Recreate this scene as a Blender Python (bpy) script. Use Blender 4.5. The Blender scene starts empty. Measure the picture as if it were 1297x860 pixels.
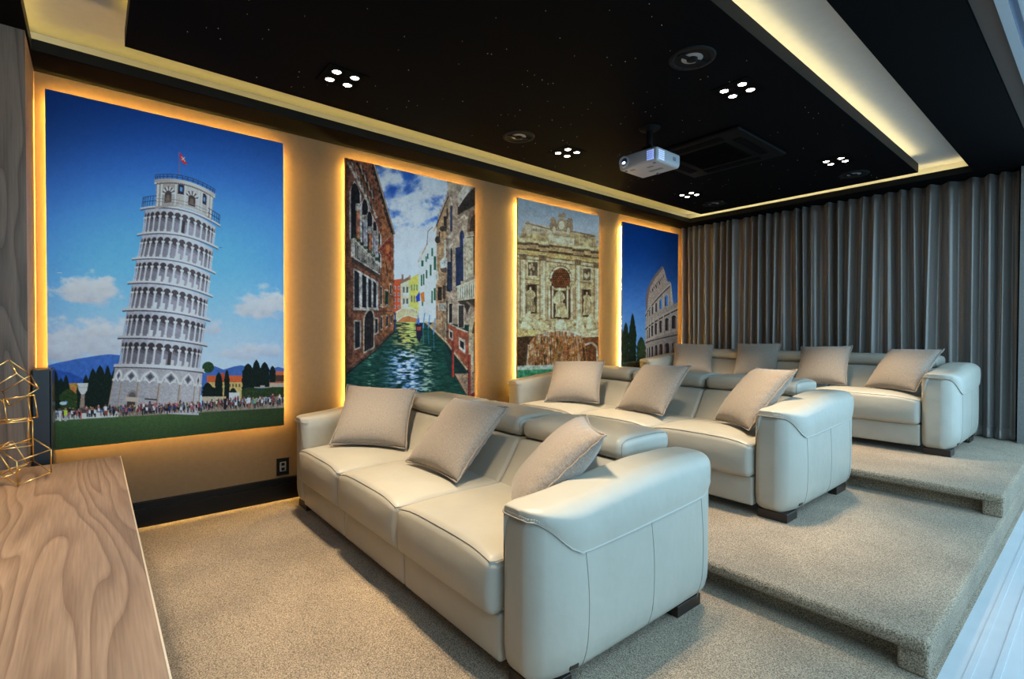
import bpy, math, random
import numpy as np
from mathutils import Matrix, Vector

scene = bpy.context.scene
col = scene.collection
R = math.radians

# ------------------------------------------------------------------ camera
CAM = np.array([4.0, 0.0, 1.2563]); FPX = 636.22
yaw, pitch, roll = R(50.139), R(-0.7556), R(0.1663)
c_fw = np.array([-math.sin(yaw) * math.cos(pitch), math.cos(yaw) * math.cos(pitch), math.sin(pitch)])
c_r = np.array([math.cos(yaw), math.sin(yaw), 0.0]); c_up = np.cross(c_r, c_fw)
c_r, c_up = c_r * math.cos(roll) + c_up * math.sin(roll), c_up * math.cos(roll) - c_r * math.sin(roll)
cam = bpy.data.cameras.new('camera'); cam_o = bpy.data.objects.new('camera', cam); col.objects.link(cam_o)
cam.sensor_width = 36.0; cam.lens = FPX / 1297.0 * 36.0; cam.clip_start = 0.05; cam.clip_end = 200
mw = Matrix.Identity(4)
for i in range(3):
    mw[i][0], mw[i][1], mw[i][2], mw[i][3] = c_r[i], c_up[i], -c_fw[i], CAM[i]
cam_o.matrix_world = mw
scene.camera = cam_o

# ------------------------------------------------------------------ world, exposure
world = bpy.data.worlds.new('overcast_daylight'); scene.world = world; world.use_nodes = True
bg = world.node_tree.nodes['Background']
bg.inputs['Color'].default_value = (0.44, 0.75, 1.0, 1); bg.inputs['Strength'].default_value = 2.6
vs = scene.view_settings
vs.view_transform = 'Standard'; vs.look = 'None'; vs.exposure = 0.45; vs.gamma = 1.0; vs.use_curve_mapping = False
SPOT_W = 72.0            # each small halogen of a ceiling downlight
LED_COVE = 5.5           # ceiling cove strips
LED_WALL = 240.0          # strips behind the wall prints

# ------------------------------------------------------------------ helpers
def tag(o, label=None, cat=None, group=None, kind=None):
    if label: o['label'] = label
    if cat: o['category'] = cat
    if group: o['group'] = group
    if kind: o['kind'] = kind
    return o

def empty(name, loc, label=None, cat=None, group=None):
    o = bpy.data.objects.new(name, None); col.objects.link(o); o.location = loc
    o.empty_display_size = 0.1
    return tag(o, label, cat, group)

def mesh_obj(name, V, F, mat, parent=None, smooth=True, loc=None):
    me = bpy.data.meshes.new(name)
    V = np.asarray(V, dtype=np.float64)
    if isinstance(F, np.ndarray):
        F = F.tolist()
    me.from_pydata(V.tolist(), [], F); me.update()
    if smooth:
        me.polygons.foreach_set('use_smooth', [True] * len(me.polygons))
    if mat is not None:
        me.materials.append(mat)
    o = bpy.data.objects.new(name, me); col.objects.link(o)
    if parent is not None: o.parent = parent
    if loc is not None: o.location = loc
    return o

class MB:
    def __init__(s): s.V = []; s.F = []; s.n = 0
    def add(s, V, F):
        V = np.asarray(V, float); s.V.append(V)
        s.F += [[i + s.n for i in f] for f in F]; s.n += len(V)
        return s
    def box(s, x0, x1, y0, y1, z0, z1):
        V = [(x, y, z) for x in (x0, x1) for y in (y0, y1) for z in (z0, z1)]
        F = [(0, 1, 3, 2), (4, 6, 7, 5), (0, 4, 5, 1), (2, 3, 7, 6), (0, 2, 6, 4), (1, 5, 7, 3)]
        return s.add(V, F)
    def rbox(s, *a, **k):
        return s.add(*rbox(*a, **k))
    def tube(s, pts, r, n=6, closed=False):
        return s.add(*tube(pts, r, n, closed))
    def cyl(s, p, r0, r1, h, n=24, cap0=True, cap1=True):
        a = np.linspace(0, 2 * math.pi, n, endpoint=False)
        V = [(p[0] + r0 * math.cos(t), p[1] + r0 * math.sin(t), p[2]) for t in a] + \
            [(p[0] + r1 * math.cos(t), p[1] + r1 * math.sin(t), p[2] + h) for t in a]
        F = [(i, (i + 1) % n, n + (i + 1) % n, n + i) for i in range(n)]
        if cap0: F.append(tuple(range(n - 1, -1, -1)))
        if cap1: F.append(tuple(range(n, 2 * n)))
        return s.add(V, F)
    def lathe(s, prof, p=(0, 0, 0), n=32):
        a = np.linspace(0, 2 * math.pi, n, endpoint=False); m = len(prof)
        V = [(p[0] + r * math.cos(t), p[1] + r * math.sin(t), p[2] + z) for t in a for r, z in prof]
        F = [(i * m + j, ((i + 1) % n) * m + j, ((i + 1) % n) * m + j + 1, i * m + j + 1) for i in range(n) for j in range(m - 1)]
        return s.add(V, F)
    def build(s, name, mat, parent=None, smooth=False, loc=None):
        return mesh_obj(name, np.concatenate(s.V), s.F, mat, parent, smooth, loc)

def axis_samples(lo, hi, r, n, nr=4):
    t = np.linspace(0, 1, nr + 1)
    a = lo + r * np.tan(t * math.pi / 4) * 1.0 if False else lo + r * t
    b = hi - r * t[::-1]
    m = np.linspace(lo + r, hi - r, n + 1)[1:-1]
    return np.concatenate([a, m, b])

def rbox(x0, x1, y0, y1, z0, z1, r=0.02, n=(1, 1, 1), nr=3, deform=None, flat_bottom=False):
    """rounded box, n inner subdivisions per axis; returns V, F"""
    A = [axis_samples(lo, hi, r, k, nr) for (lo, hi), k in zip(((x0, x1), (y0, y1), (z0, z1)), n)]
    N = [len(a) for a in A]; idx = {}; V = []
    def vid(i, j, k):
        key = (i, j, k)
        if key not in idx:
            idx[key] = len(V); V.append((A[0][i], A[1][j], A[2][k]))
        return idx[key]
    F = []
    X, Y, Z = N[0] - 1, N[1] - 1, N[2] - 1
    for i in range(X):
        for j in range(Y):
            F.append((vid(i, j, 0), vid(i, j + 1, 0), vid(i + 1, j + 1, 0), vid(i + 1, j, 0)))
            F.append((vid(i, j, Z), vid(i + 1, j, Z), vid(i + 1, j + 1, Z), vid(i, j + 1, Z)))
    for i in range(X):
        for k in range(Z):
            F.append((vid(i, 0, k), vid(i + 1, 0, k), vid(i + 1, 0, k + 1), vid(i, 0, k + 1)))
            F.append((vid(i, Y, k), vid(i, Y, k + 1), vid(i + 1, Y, k + 1), vid(i + 1, Y, k)))
    for j in range(Y):
        for k in range(Z):
            F.append((vid(0, j, k), vid(0, j, k + 1), vid(0, j + 1, k + 1), vid(0, j + 1, k)))
            F.append((vid(X, j, k), vid(X, j + 1, k), vid(X, j + 1, k + 1), vid(X, j, k + 1)))
    V = np.array(V)
    lo = np.array([x0, y0, z0]) + r; hi = np.array([x1, y1, z1]) - r
    q = np.clip(V, lo, hi); d = V - q
    if flat_bottom:
        lowv = d[:, 2] < 0; q[lowv, 2] = V[lowv, 2]; d[lowv, 2] = 0
    # tangent-even spacing round the corner
    d = np.tan(np.clip(d / r, -1, 1) * math.pi / 4) * r
    L = np.linalg.norm(d, axis=1, keepdims=True); L[L < 1e-9] = 1
    V = q + d / L * r
    if deform is not None: V = deform(V)
    return V, F

def tube(pts, r, n=6, closed=False):
    P = np.asarray(pts, float); m = len(P)
    if closed:
        T = np.roll(P, -1, 0) - np.roll(P, 1, 0)
    else:
        T = np.gradient(P, axis=0)
    T /= np.maximum(np.linalg.norm(T, axis=1, keepdims=True), 1e-9)
    ref = np.array([0.0, 0, 1]) if abs(T[0, 2]) < 0.9 else np.array([1.0, 0, 0])
    u = np.cross(T[0], ref); u /= np.linalg.norm(u)
    V = []
    for i in range(m):
        u = u - T[i] * (u @ T[i]); u /= max(np.linalg.norm(u), 1e-9)
        w = np.cross(T[i], u)
        for k in range(n):
            a = 2 * math.pi * k / n
            V.append(P[i] + r * (math.cos(a) * u + math.sin(a) * w))
    F = []
    for i in range(m if closed else m - 1):
        j = (i + 1) % m
        for k in range(n):
            l = (k + 1) % n
            F.append((i * n + k, i * n + l, j * n + l, j * n + k))
    if not closed:
        F.append(tuple(range(n - 1, -1, -1))); F.append(tuple((m - 1) * n + k for k in range(n)))
    return np.array(V), F

def smoothstep(a, b, x):
    t = np.clip((x - a) / (b - a), 0, 1); return t * t * (3 - 2 * t)

# ------------------------------------------------------------------ materials
def new_mat(name):
    m = bpy.data.materials.new(name); m.use_nodes = True
    nt = m.node_tree; return m, nt, nt.nodes['Principled BSDF']

def nd(nt, t, **kw):
    n = nt.nodes.new(t)
    for k, v in kw.items(): setattr(n, k, v)
    return n

def plain(name, color, rough=0.5, metal=0.0, spec=0.5, bump=None, emit=None, strength=0):
    m, nt, b = new_mat(name)
    b.inputs['Base Color'].default_value = (*color, 1); b.inputs['Roughness'].default_value = rough
    b.inputs['Metallic'].default_value = metal; b.inputs['Specular IOR Level'].default_value = spec
    if emit is not None:
        b.inputs['Emission Color'].default_value = (*emit, 1); b.inputs['Emission Strength'].default_value = strength
    tc = nd(nt, 'ShaderNodeTexCoord')
    if bump:
        sc_, st, dist = bump
        n = nd(nt, 'ShaderNodeTexNoise'); n.inputs['Scale'].default_value = sc_; n.inputs['Detail'].default_value = 3
        nt.links.new(tc.outputs['Object'], n.inputs['Vector'])
        bp = nd(nt, 'ShaderNodeBump'); bp.inputs['Strength'].default_value = st; bp.inputs['Distance'].default_value = dist
        nt.links.new(n.outputs['Fac'], bp.inputs['Height']); nt.links.new(bp.outputs['Normal'], b.inputs['Normal'])
    return m

def noise_mix(name, c1, c2, scale, rough=0.6, detail=3, bump=0.0, dist=0.002, spec=0.4, stretch=(1, 1, 1), sheen=0.0, lo=0.3, hi=0.7):
    m, nt, b = new_mat(name)
    tc = nd(nt, 'ShaderNodeTexCoord'); mp = nd(nt, 'ShaderNodeMapping'); mp.inputs['Scale'].default_value = stretch
    n = nd(nt, 'ShaderNodeTexNoise'); n.inputs['Scale'].default_value = scale; n.inputs['Detail'].default_value = detail
    r = nd(nt, 'ShaderNodeValToRGB')
    r.color_ramp.elements[0].position = lo; r.color_ramp.elements[0].color = (*c1, 1)
    r.color_ramp.elements[1].position = hi; r.color_ramp.elements[1].color = (*c2, 1)
    nt.links.new(tc.outputs['Object'], mp.inputs['Vector']); nt.links.new(mp.outputs['Vector'], n.inputs['Vector'])
    nt.links.new(n.outputs['Fac'], r.inputs['Fac']); nt.links.new(r.outputs['Color'], b.inputs['Base Color'])
    b.inputs['Roughness'].default_value = rough; b.inputs['Specular IOR Level'].default_value = spec
    if sheen: b.inputs['Sheen Weight'].default_value = sheen
    if bump:
        bp = nd(nt, 'ShaderNodeBump'); bp.inputs['Strength'].default_value = bump; bp.inputs['Distance'].default_value = dist
        nt.links.new(n.outputs['Fac'], bp.inputs['Height']); nt.links.new(bp.outputs['Normal'], b.inputs['Normal'])
    return m

def leather_mat():
    m, nt, b = new_mat('greige_leather')
    tc = nd(nt, 'ShaderNodeTexCoord')
    n1 = nd(nt, 'ShaderNodeTexNoise'); n1.inputs['Scale'].default_value = 5; n1.inputs['Detail'].default_value = 3
    r = nd(nt, 'ShaderNodeValToRGB')
    r.color_ramp.elements[0].position = .3; r.color_ramp.elements[0].color = (0.3676, 0.3419, 0.2831, 1)
    r.color_ramp.elements[1].position = .7; r.color_ramp.elements[1].color = (0.4007, 0.3750, 0.3125, 1)
    v = nd(nt, 'ShaderNodeTexVoronoi'); v.inputs['Scale'].default_value = 420
    n2 = nd(nt, 'ShaderNodeTexNoise'); n2.inputs['Scale'].default_value = 9; n2.inputs['Detail'].default_value = 2
    mx = nd(nt, 'ShaderNodeMath', operation='MULTIPLY_ADD'); mx.inputs[1].default_value = 0.06
    bp = nd(nt, 'ShaderNodeBump'); bp.inputs['Strength'].default_value = 0.4; bp.inputs['Distance'].default_value = 0.010
    L = nt.links.new
    for t in (n1, v, n2): L(tc.outputs['Object'], t.inputs['Vector'])
    L(n1.outputs['Fac'], r.inputs['Fac']); L(r.outputs['Color'], b.inputs['Base Color'])
    L(v.outputs['Distance'], mx.inputs[0]); L(n2.outputs['Fac'], mx.inputs[2])
    L(mx.outputs[0], bp.inputs['Height']); L(bp.outputs['Normal'], b.inputs['Normal'])
    b.inputs['Roughness'].default_value = 0.42; b.inputs['Specular IOR Level'].default_value = 0.45
    return m

def wood_mat(name, axis, dark, light, rough=0.45, scale=1.0):
    """flat-sawn veneer: contour lines of a stretched noise field; axis = grain direction"""
    m, nt, b = new_mat(name); L = nt.links.new
    tc = nd(nt, 'ShaderNodeTexCoord'); mp = nd(nt, 'ShaderNodeMapping')
    s = [4.6 * scale] * 3; s[axis] = 0.62 * scale; mp.inputs['Scale'].default_value = s
    L(tc.outputs['Object'], mp.inputs['Vector'])
    n = nd(nt, 'ShaderNodeTexNoise'); n.inputs['Scale'].default_value = 1.0; n.inputs['Detail'].default_value = 1.6; n.inputs['Roughness'].default_value = .42
    n.inputs['Distortion'].default_value = 0.35
    L(mp.outputs['Vector'], n.inputs['Vector'])
    mul = nd(nt, 'ShaderNodeMath', operation='MULTIPLY'); mul.inputs[1].default_value = 13.0; L(n.outputs['Fac'], mul.inputs[0])
    fr = nd(nt, 'ShaderNodeMath', operation='FRACT'); L(mul.outputs[0], fr.inputs[0])
    r = nd(nt, 'ShaderNodeValToRGB'); e = r.color_ramp.elements
    mid = tuple(0.5 * (a + c) for a, c in zip(dark, light))
    e[0].position = 0; e[0].color = (*mid, 1); e[1].position = 1; e[1].color = (*dark, 1)
    for p, c in ((0.12, light), (0.6, tuple(.3 * a + .7 * d_ for a, d_ in zip(dark, light))), (0.88, tuple(.75 * a + .25 * d_ for a, d_ in zip(dark, light)))):
        q = e.new(p); q.color = (*c, 1)
    L(fr.outputs[0], r.inputs['Fac'])
    mp2 = nd(nt, 'ShaderNodeMapping'); s2 = [190.0] * 3; s2[axis] = 6.0; mp2.inputs['Scale'].default_value = s2
    L(tc.outputs['Object'], mp2.inputs['Vector'])
    n2 = nd(nt, 'ShaderNodeTexNoise'); n2.inputs['Scale'].default_value = 1; n2.inputs['Detail'].default_value = 2; L(mp2.outputs['Vector'], n2.inputs['Vector'])
    mr = nd(nt, 'ShaderNodeMapRange'); mr.inputs['From Min'].default_value = .3; mr.inputs['From Max'].default_value = .7
    mr.inputs['To Min'].default_value = .84; mr.inputs['To Max'].default_value = 1.1; L(n2.outputs['Fac'], mr.inputs['Value'])
    vm = nd(nt, 'ShaderNodeVectorMath', operation='SCALE'); L(r.outputs['Color'], vm.inputs[0]); L(mr.outputs[0], vm.inputs['Scale'])
    L(vm.outputs[0], b.inputs['Base Color'])
    b.inputs['Roughness'].default_value = rough; b.inputs['Specular IOR Level'].default_value = .35
    bp = nd(nt, 'ShaderNodeBump'); bp.inputs['Strength'].default_value = .08; bp.inputs['Distance'].default_value = .001
    L(n2.outputs['Fac'], bp.inputs['Height']); L(bp.outputs['Normal'], b.inputs['Normal'])
    return m

def carpet_mat():
    m, nt, b = new_mat('beige_carpet'); L = nt.links.new
    tc = nd(nt, 'ShaderNodeTexCoord')
    n1 = nd(nt, 'ShaderNodeTexNoise'); n1.inputs['Scale'].default_value = 210; n1.inputs['Detail'].default_value = 3
    n2 = nd(nt, 'ShaderNodeTexNoise'); n2.inputs['Scale'].default_value = 3.2; n2.inputs['Detail'].default_value = 4
    mp = nd(nt, 'ShaderNodeMapping'); mp.inputs['Location'].default_value = (.013, .017, .0219); mp.inputs['Rotation'].default_value = (.31, .23, .17); L(tc.outputs['Object'], mp.inputs['Vector'])
    for t in (n1, n2): L(mp.outputs['Vector'], t.inputs['Vector'])
    r = nd(nt, 'ShaderNodeValToRGB'); e = r.color_ramp.elements
    e[0].position = .34; e[0].color = (0.0846, 0.0618, 0.0397, 1); e[1].position = .66; e[1].color = (0.4853, 0.3750, 0.2574, 1)
    L(n1.outputs['Fac'], r.inputs['Fac'])
    mr = nd(nt, 'ShaderNodeMapRange'); mr.inputs['From Min'].default_value = .3; mr.inputs['From Max'].default_value = .7
    mr.inputs['To Min'].default_value = .82; mr.inputs['To Max'].default_value = 1.12; L(n2.outputs['Fac'], mr.inputs['Value'])
    vm = nd(nt, 'ShaderNodeVectorMath', operation='SCALE'); L(r.outputs['Color'], vm.inputs[0]); L(mr.outputs[0], vm.inputs['Scale'])
    L(vm.outputs[0], b.inputs['Base Color'])
    b.inputs['Roughness'].default_value = .95; b.inputs['Specular IOR Level'].default_value = .1; b.inputs['Sheen Weight'].default_value = .15
    bp = nd(nt, 'ShaderNodeBump'); bp.inputs['Strength'].default_value = .9; bp.inputs['Distance'].default_value = .006
    L(n1.outputs['Fac'], bp.inputs['Height']); L(bp.outputs['Normal'], b.inputs['Normal'])
    return m

def fabric_mat():
    m, nt, b = new_mat('beige_weave'); L = nt.links.new
    tc = nd(nt, 'ShaderNodeTexCoord')
    def st(sx, sy):
        mp = nd(nt, 'ShaderNodeMapping'); mp.inputs['Scale'].default_value = (sx, sy, 40)
        n = nd(nt, 'ShaderNodeTexNoise'); n.inputs['Scale'].default_value = 1; n.inputs['Detail'].default_value = 1
        L(tc.outputs['Object'], mp.inputs['Vector']); L(mp.outputs['Vector'], n.inputs['Vector']); return n
    a, c = st(520, 110), st(110, 520)
    ad = nd(nt, 'ShaderNodeMath', operation='ADD'); L(a.outputs['Fac'], ad.inputs[0]); L(c.outputs['Fac'], ad.inputs[1])
    r = nd(nt, 'ShaderNodeValToRGB'); e = r.color_ramp.elements
    hv = nd(nt, 'ShaderNodeMath', operation='MULTIPLY'); hv.inputs[1].default_value = .5; L(ad.outputs[0], hv.inputs[0]); L(hv.outputs[0], r.inputs['Fac'])
    e[0].position = .32; e[0].color = (0.1985, 0.1632, 0.1309, 1); e[1].position = .68; e[1].color = (0.3382, 0.2868, 0.2390, 1)
    L(r.outputs['Color'], b.inputs['Base Color'])
    b.inputs['Roughness'].default_value = .8; b.inputs['Sheen Weight'].default_value = .25; b.inputs['Specular IOR Level'].default_value = .2
    bp = nd(nt, 'ShaderNodeBump'); bp.inputs['Strength'].default_value = .4; bp.inputs['Distance'].default_value = .002
    L(hv.outputs[0], bp.inputs['Height']); L(bp.outputs['Normal'], b.inputs['Normal'])
    return m

def curtain_mat():
    m, nt, b = new_mat('grey_satin'); L = nt.links.new
    tc = nd(nt, 'ShaderNodeTexCoord'); mp = nd(nt, 'ShaderNodeMapping'); mp.inputs['Scale'].default_value = (60, 60, 500)
    n = nd(nt, 'ShaderNodeTexNoise'); n.inputs['Scale'].default_value = 1
    L(tc.outputs['Object'], mp.inputs['Vector']); L(mp.outputs['Vector'], n.inputs['Vector'])
    r = nd(nt, 'ShaderNodeValToRGB'); e = r.color_ramp.elements
    e[0].position = .3; e[0].color = (.150, .128, .110, 1); e[1].position = .7; e[1].color = (.20, .172, .150, 1)
    L(n.outputs['Fac'], r.inputs['Fac']); L(r.outputs['Color'], b.inputs['Base Color'])
    b.inputs['Roughness'].default_value = .38; b.inputs['Metallic'].default_value = .35; b.inputs['Specular IOR Level'].default_value = .8
    b.inputs['Sheen Weight'].default_value = .3
    return m

def led_mat(name, color, strength):
    m, nt, b = new_mat(name)
    b.inputs['Base Color'].default_value = (.9, .8, .6, 1)
    b.inputs['Emission Color'].default_value = (*color, 1); b.inputs['Emission Strength'].default_value = strength
    return m

M = dict(
    leather=leather_mat(), carpet=carpet_mat(), fabric=fabric_mat(), curtain=curtain_mat(),
    piping=plain('leather_piping', (0.2941, 0.2721, 0.2279), .5), thread=plain('pale_thread', (0.4559, 0.4412, 0.3971), .7),
    walnut_x=wood_mat('walnut_along_x', 0, (0.2279, 0.1397, 0.0882), (0.3824, 0.2537, 0.1691)),
    walnut_z=wood_mat('walnut_along_z', 2, (0.1176, 0.0772, 0.0529), (0.2132, 0.1471, 0.1044)),
    edge=plain('pale_veneer_edge', (.75, .62, .45), .4),
    wall=noise_mix('ochre_paint', (0.1507, 0.0926, 0.0426), (0.1654, 0.1029, 0.0485), 30, .62, bump=.1, dist=.001),
    black=plain('black_paint', (.0026, .0027, .0032), .75, spec=.03, bump=(40, .03, .002)),
    lip=plain('charcoal_paint', (.009, .009, .008), .5, spec=.15),
    gloss_black=plain('black_lacquer', (.004, .004, .004), .32, spec=.25),
    white=noise_mix('white_ceiling_paint', (0.4933, 0.4867, 0.4667), (0.5200, 0.5133, 0.4933), 20, .7),
    brown=plain('brown_paint', (0.0625, 0.0375, 0.0225), .6, bump=(60, .05, .001)),
    grey_wall=noise_mix('grey_plaster', (.16, .15, .14), (.20, .19, .175), 90, .8, bump=.2, dist=.002),
    alu=plain('pale_aluminium', (0.4044, 0.4559, 0.5000), .35, metal=.4), alu_dark=plain('blue_grey_rail', (.16, .21, .32), .3, metal=.6),
    terrace=noise_mix('white_terrace_tile', (0.4412, 0.4559, 0.4632), (0.4853, 0.4926, 0.5000), 6, .35, spec=.5),
    foot=plain('dark_wenge', (.020, .012, .009), .38),
    tagmetal=plain('bronze_tag', (.10, .075, .055), .35, metal=.7),
    gold=plain('brushed_gold', (.78, .52, .20), .28, metal=1.0),
    spk_body=plain('speaker_charcoal', (.016, .018, .021), .4), spk_edge=plain('speaker_black', (.006, .006, .007), .3),
    cone=plain('silver_cone', (.30, .32, .35), .35, metal=.5), ring=plain('dark_ring', (.012, .012, .012), .6, spec=.08),
    dark=plain('matt_black', (.006, .006, .006), .6, spec=.08), mesh=plain('black_grille', (.002, .002, .002), .8, spec=.02), fascia=plain('ac_fascia', (.0045, .0046, .005), .5, spec=.05), plate=plain('lamp_plate', (.0022, .0022, .0024), .7, spec=.02),
    proj=plain('projector_white', (0.3088, 0.3309, 0.3529), .4), proj_grey=plain('projector_grey', (.14, .15, .17), .5),
    glass=plain('lens_glass', (.05, .06, .09), .05, spec=1.0),
    lamp=led_mat('halogen_glow', (1.0, .86, .68), 30.0),
    projlamp=led_mat('projector_light', (.85, .92, 1.0), 6.0), projvent=led_mat('projector_vent_glow', (.15, .30, 1.0), .55),
    star=led_mat('star_fibre', (1.0, .97, .9), .35),
    led_cove=led_mat('cove_led', (1.0, .70, .11), LED_COVE), led_pale=led_mat('pale_cove_led', (1.0, .80, .36), LED_COVE * 2.4), led_wall=led_mat('amber_led', (1.0, .62, .13), LED_WALL),
    panel_side=plain('print_panel_edge', (.05, .04, .03), .5),
    white_stone=plain('white_ornament', (.85, .87, .92), .3),
)

# ------------------------------------------------------------------ the setting
XR = 3.555                     # right edge of the carpeted room (the sliding door opening)
Y0, Y1 = -0.60, 6.62           # front and back walls
ZS, ZL, ZC = 2.755, 2.815, 2.895

def struct(name, mb, mat, label=None, parent=None, smooth=False):
    o = mb.build(name, mat, parent, smooth)
    if parent is None: o['kind'] = 'structure'
    if label: o['label'] = label
    return o

struct('floor', MB().box(-.1, 3.60, Y0 - .1, Y1 + .1, -.10, 0), M['carpet'], 'beige carpet floor of the home cinema')
struct('floor_terrace', MB().box(3.82, 9.0, -4.0, 10.0, -.12, -.015), M['terrace'], 'white tiled terrace floor outside the sliding door')
struct('wall_left', MB().box(-.12, 0, Y0 - .1, Y1 + .1, 0, ZC + .1), M['wall'], 'ochre painted wall behind the four prints')
struct('wall_back', MB().box(0, 3.70, Y1, Y1 + .1, 0, ZC + .1), M['wall'], 'ochre wall behind the grey curtain')
struct('wall_front', MB().box(0, 3.70, Y0 - .1, Y0, 0, ZC + .1), M['walnut_z'], 'walnut clad screen wall')
pier = struct('wall_pier', MB().box(0, .507, Y0, -.25, 0, ZS), M['walnut_z'], 'walnut clad pier beside the tower print')
struct('ceiling', MB().box(0, 3.70, Y0, Y1, ZC, ZC + .1), M['white'], 'white recessed ceiling of the light cove')

# dropped black soffit ring with a thin upstand that hides the cove strips
XA, XB, YA, YB = .293, 3.155, -.242, 6.232
mb = MB()
mb.box(0, XA, Y0, Y1, ZS, ZL - .03); mb.box(XB, XR, Y0, Y1, ZS, ZL - .03)
mb.box(XA, XB, Y0, YA, ZS, ZL - .03); mb.box(XA, XB, YB, Y1, ZS, ZL - .03)
soffit = struct('trim_1', mb, M['black'], 'black dropped soffit around the ceiling edge')
t = .018
mb = MB(); mb.box(XA - t, XA + .002, YA - t, YB + t, ZS + .002, ZL); mb.box(XB - .002, XB + t, YA - t, YB + t, ZS + .002, ZL)
mb.box(XA, XB, YA - t, YA + .002, ZS + .002, ZL); mb.box(XA, XB, YB - .002, YB + t, ZS + .002, ZL)
mb.build('cove_lip', M['lip'], soffit)
def strip(name, x0, x1, y0, y1, z, parent, mat, h=.006):
    return MB().box(x0, x1, y0, y1, z, z + h).build(name, mat, parent)
zz = ZL - .010
strip('led_strip', XA - .040, XA - .025, YA - .06, YB + .06, zz, soffit, M['led_cove'])
strip('led_strip', XA, XB, YA - .040, YA - .025, zz, soffit, M['led_cove'])
strip('led_strip', XA, XB, YB + .025, YB + .040, zz, soffit, M['led_pale'])

bk = .105
mb = MB(); mb.box(XA - bk - .012, XA - bk, YA - bk, YB + bk, ZL - .03, ZC); mb.box(XB + bk, XB + bk + .012, YA - bk, YB + bk, ZL - .03, ZC)
mb.box(XA - bk, XB + bk, YA - bk - .012, YA - bk, ZL - .03, ZC); mb.box(XA - bk, XB + bk, YB + bk, YB + bk + .012, ZL - .03, ZC)
mb.build('cove_back', M['white'], soffit)

# black island panel hung inside the cove
IX0, IX1, IY0, IY1, IZ0, IZ1 = .671, 2.826, .139, 5.854, 2.746, 2.828
mb = MB(); mb.box(IX0, IX1, IY0, IY1, IZ0, IZ1 - .03)
mb.box(IX0 + .3, IX1 - .3, IY0 + .3, IY1 - .3, IZ1 - .03, ZC)
island = struct('trim_2', mb, M['black'], 'black suspended ceiling panel with star points')
mb = MB(); mb.box(IX0 - .001, IX0 + t, IY0, IY1, IZ0 + .001, IZ1); mb.box(IX1 - t, IX1 + .001, IY0, IY1, IZ0 + .001, IZ1)
mb.box(IX0, IX1, IY0 - .001, IY0 + t, IZ0 + .001, IZ1); mb.box(IX0, IX1, IY1 - t, IY1 + .001, IZ0 + .001, IZ1)
mb.build('panel_edge', M['lip'], island)
zz = IZ1 - .010
strip('led_strip', IX1 - .040, IX1 - .025, IY0 + .06, IY1 - .06, zz, island, M['led_pale'])
strip('led_strip', IX0 + .06, IX1 - .1, IY0 + .025, IY0 + .040, zz, island, M['led_cove'])
rnd = random.Random(5)
mb = MB()
for k in range(190):
    x, y = rnd.uniform(IX0 + .08, IX1 - .08), rnd.uniform(IY0 + .1, IY1 - .08)
    if 1.40 < x < 2.32 and 3.42 < y < 4.48: continue
    r_ = rnd.choice((.0009, .0012, .0016))
    mb.cyl((x, y, IZ0 - .0012), r_, r_, .0012, 6)
st = mb.build('star_points', M['star'], island); st['kind'] = 'stuff'

# skirting on the picture wall
mb = MB(); mb.box(0, .022, -.25, Y1, 0, .118); mb.box(0, .016, -.25, Y1, .124, .157); mb.box(0, .009, -.25, Y1, .118, .124)
mb.box(0, .012, -.25, Y1, .157, .163)
struct('baseboard_left', mb, M['gloss_black'], 'black lacquered skirting board below the prints')

# sliding door opening on the right: header, head frame, rails, sill
struct('wall_right', MB().box(XR + .002, 3.70, Y0 - .1, Y1 + .1, ZS + .02, ZC + .1), M['brown'], 'brown painted header above the sliding door opening')
mb = MB().box(3.455, 3.70, 6.36, Y1, 0, ZS - .001)
struct('wall_jamb', mb, M['grey_wall'], 'grey plaster jamb at the end of the curtain')
struct('wall_corner', MB().box(3.50, 3.70, Y0, -.45, 0, ZS + .02), M['grey_wall'], 'grey plaster jamb beside the screen wall')
struct('wall_sky_block', MB().box(3.50, 9.0, -.90, -.75, -.1, 3.0), M['grey_wall'], 'unseen grey wall added beside the terrace to block skylight from the front')  # unseen wall, added to keep skylight off the front faces
door = struct('door_1', MB().box(3.645, 3.685, -.45, 6.30, ZS - .035, ZS + .02), M['alu'], 'aluminium sliding door frame along the opening')
mb = MB(); mb.box(3.685, 3.715, -.45, 6.30, ZS - .02, ZS + .02); mb.box(3.742, 3.765, -.45, 6.30, ZS - .03, ZS + .02)
mb.build('head_rail', M['alu_dark'], door)
mb = MB(); mb.box(3.715, 3.742, -.45, 6.30, ZS - .045, ZS + .02); mb.box(3.765, 3.80, -.45, 6.30, ZS - .045, ZS + .02)
mb.build('head_guide', M['alu'], door)
mb = MB(); mb.box(3.60, 3.66, -.6, 6.6, -.1, -.004); mb.box(3.66, 3.68, -.6, 6.6, -.1, -.001); mb.box(3.68, 3.73, -.6, 6.6, -.1, -.005)
mb.box(3.73, 3.75, -.6, 6.6, -.1, -.001); mb.box(3.75, 3.82, -.6, 6.6, -.1, -.005)
mb.build('sill_track', M['terrace'], door)

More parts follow.
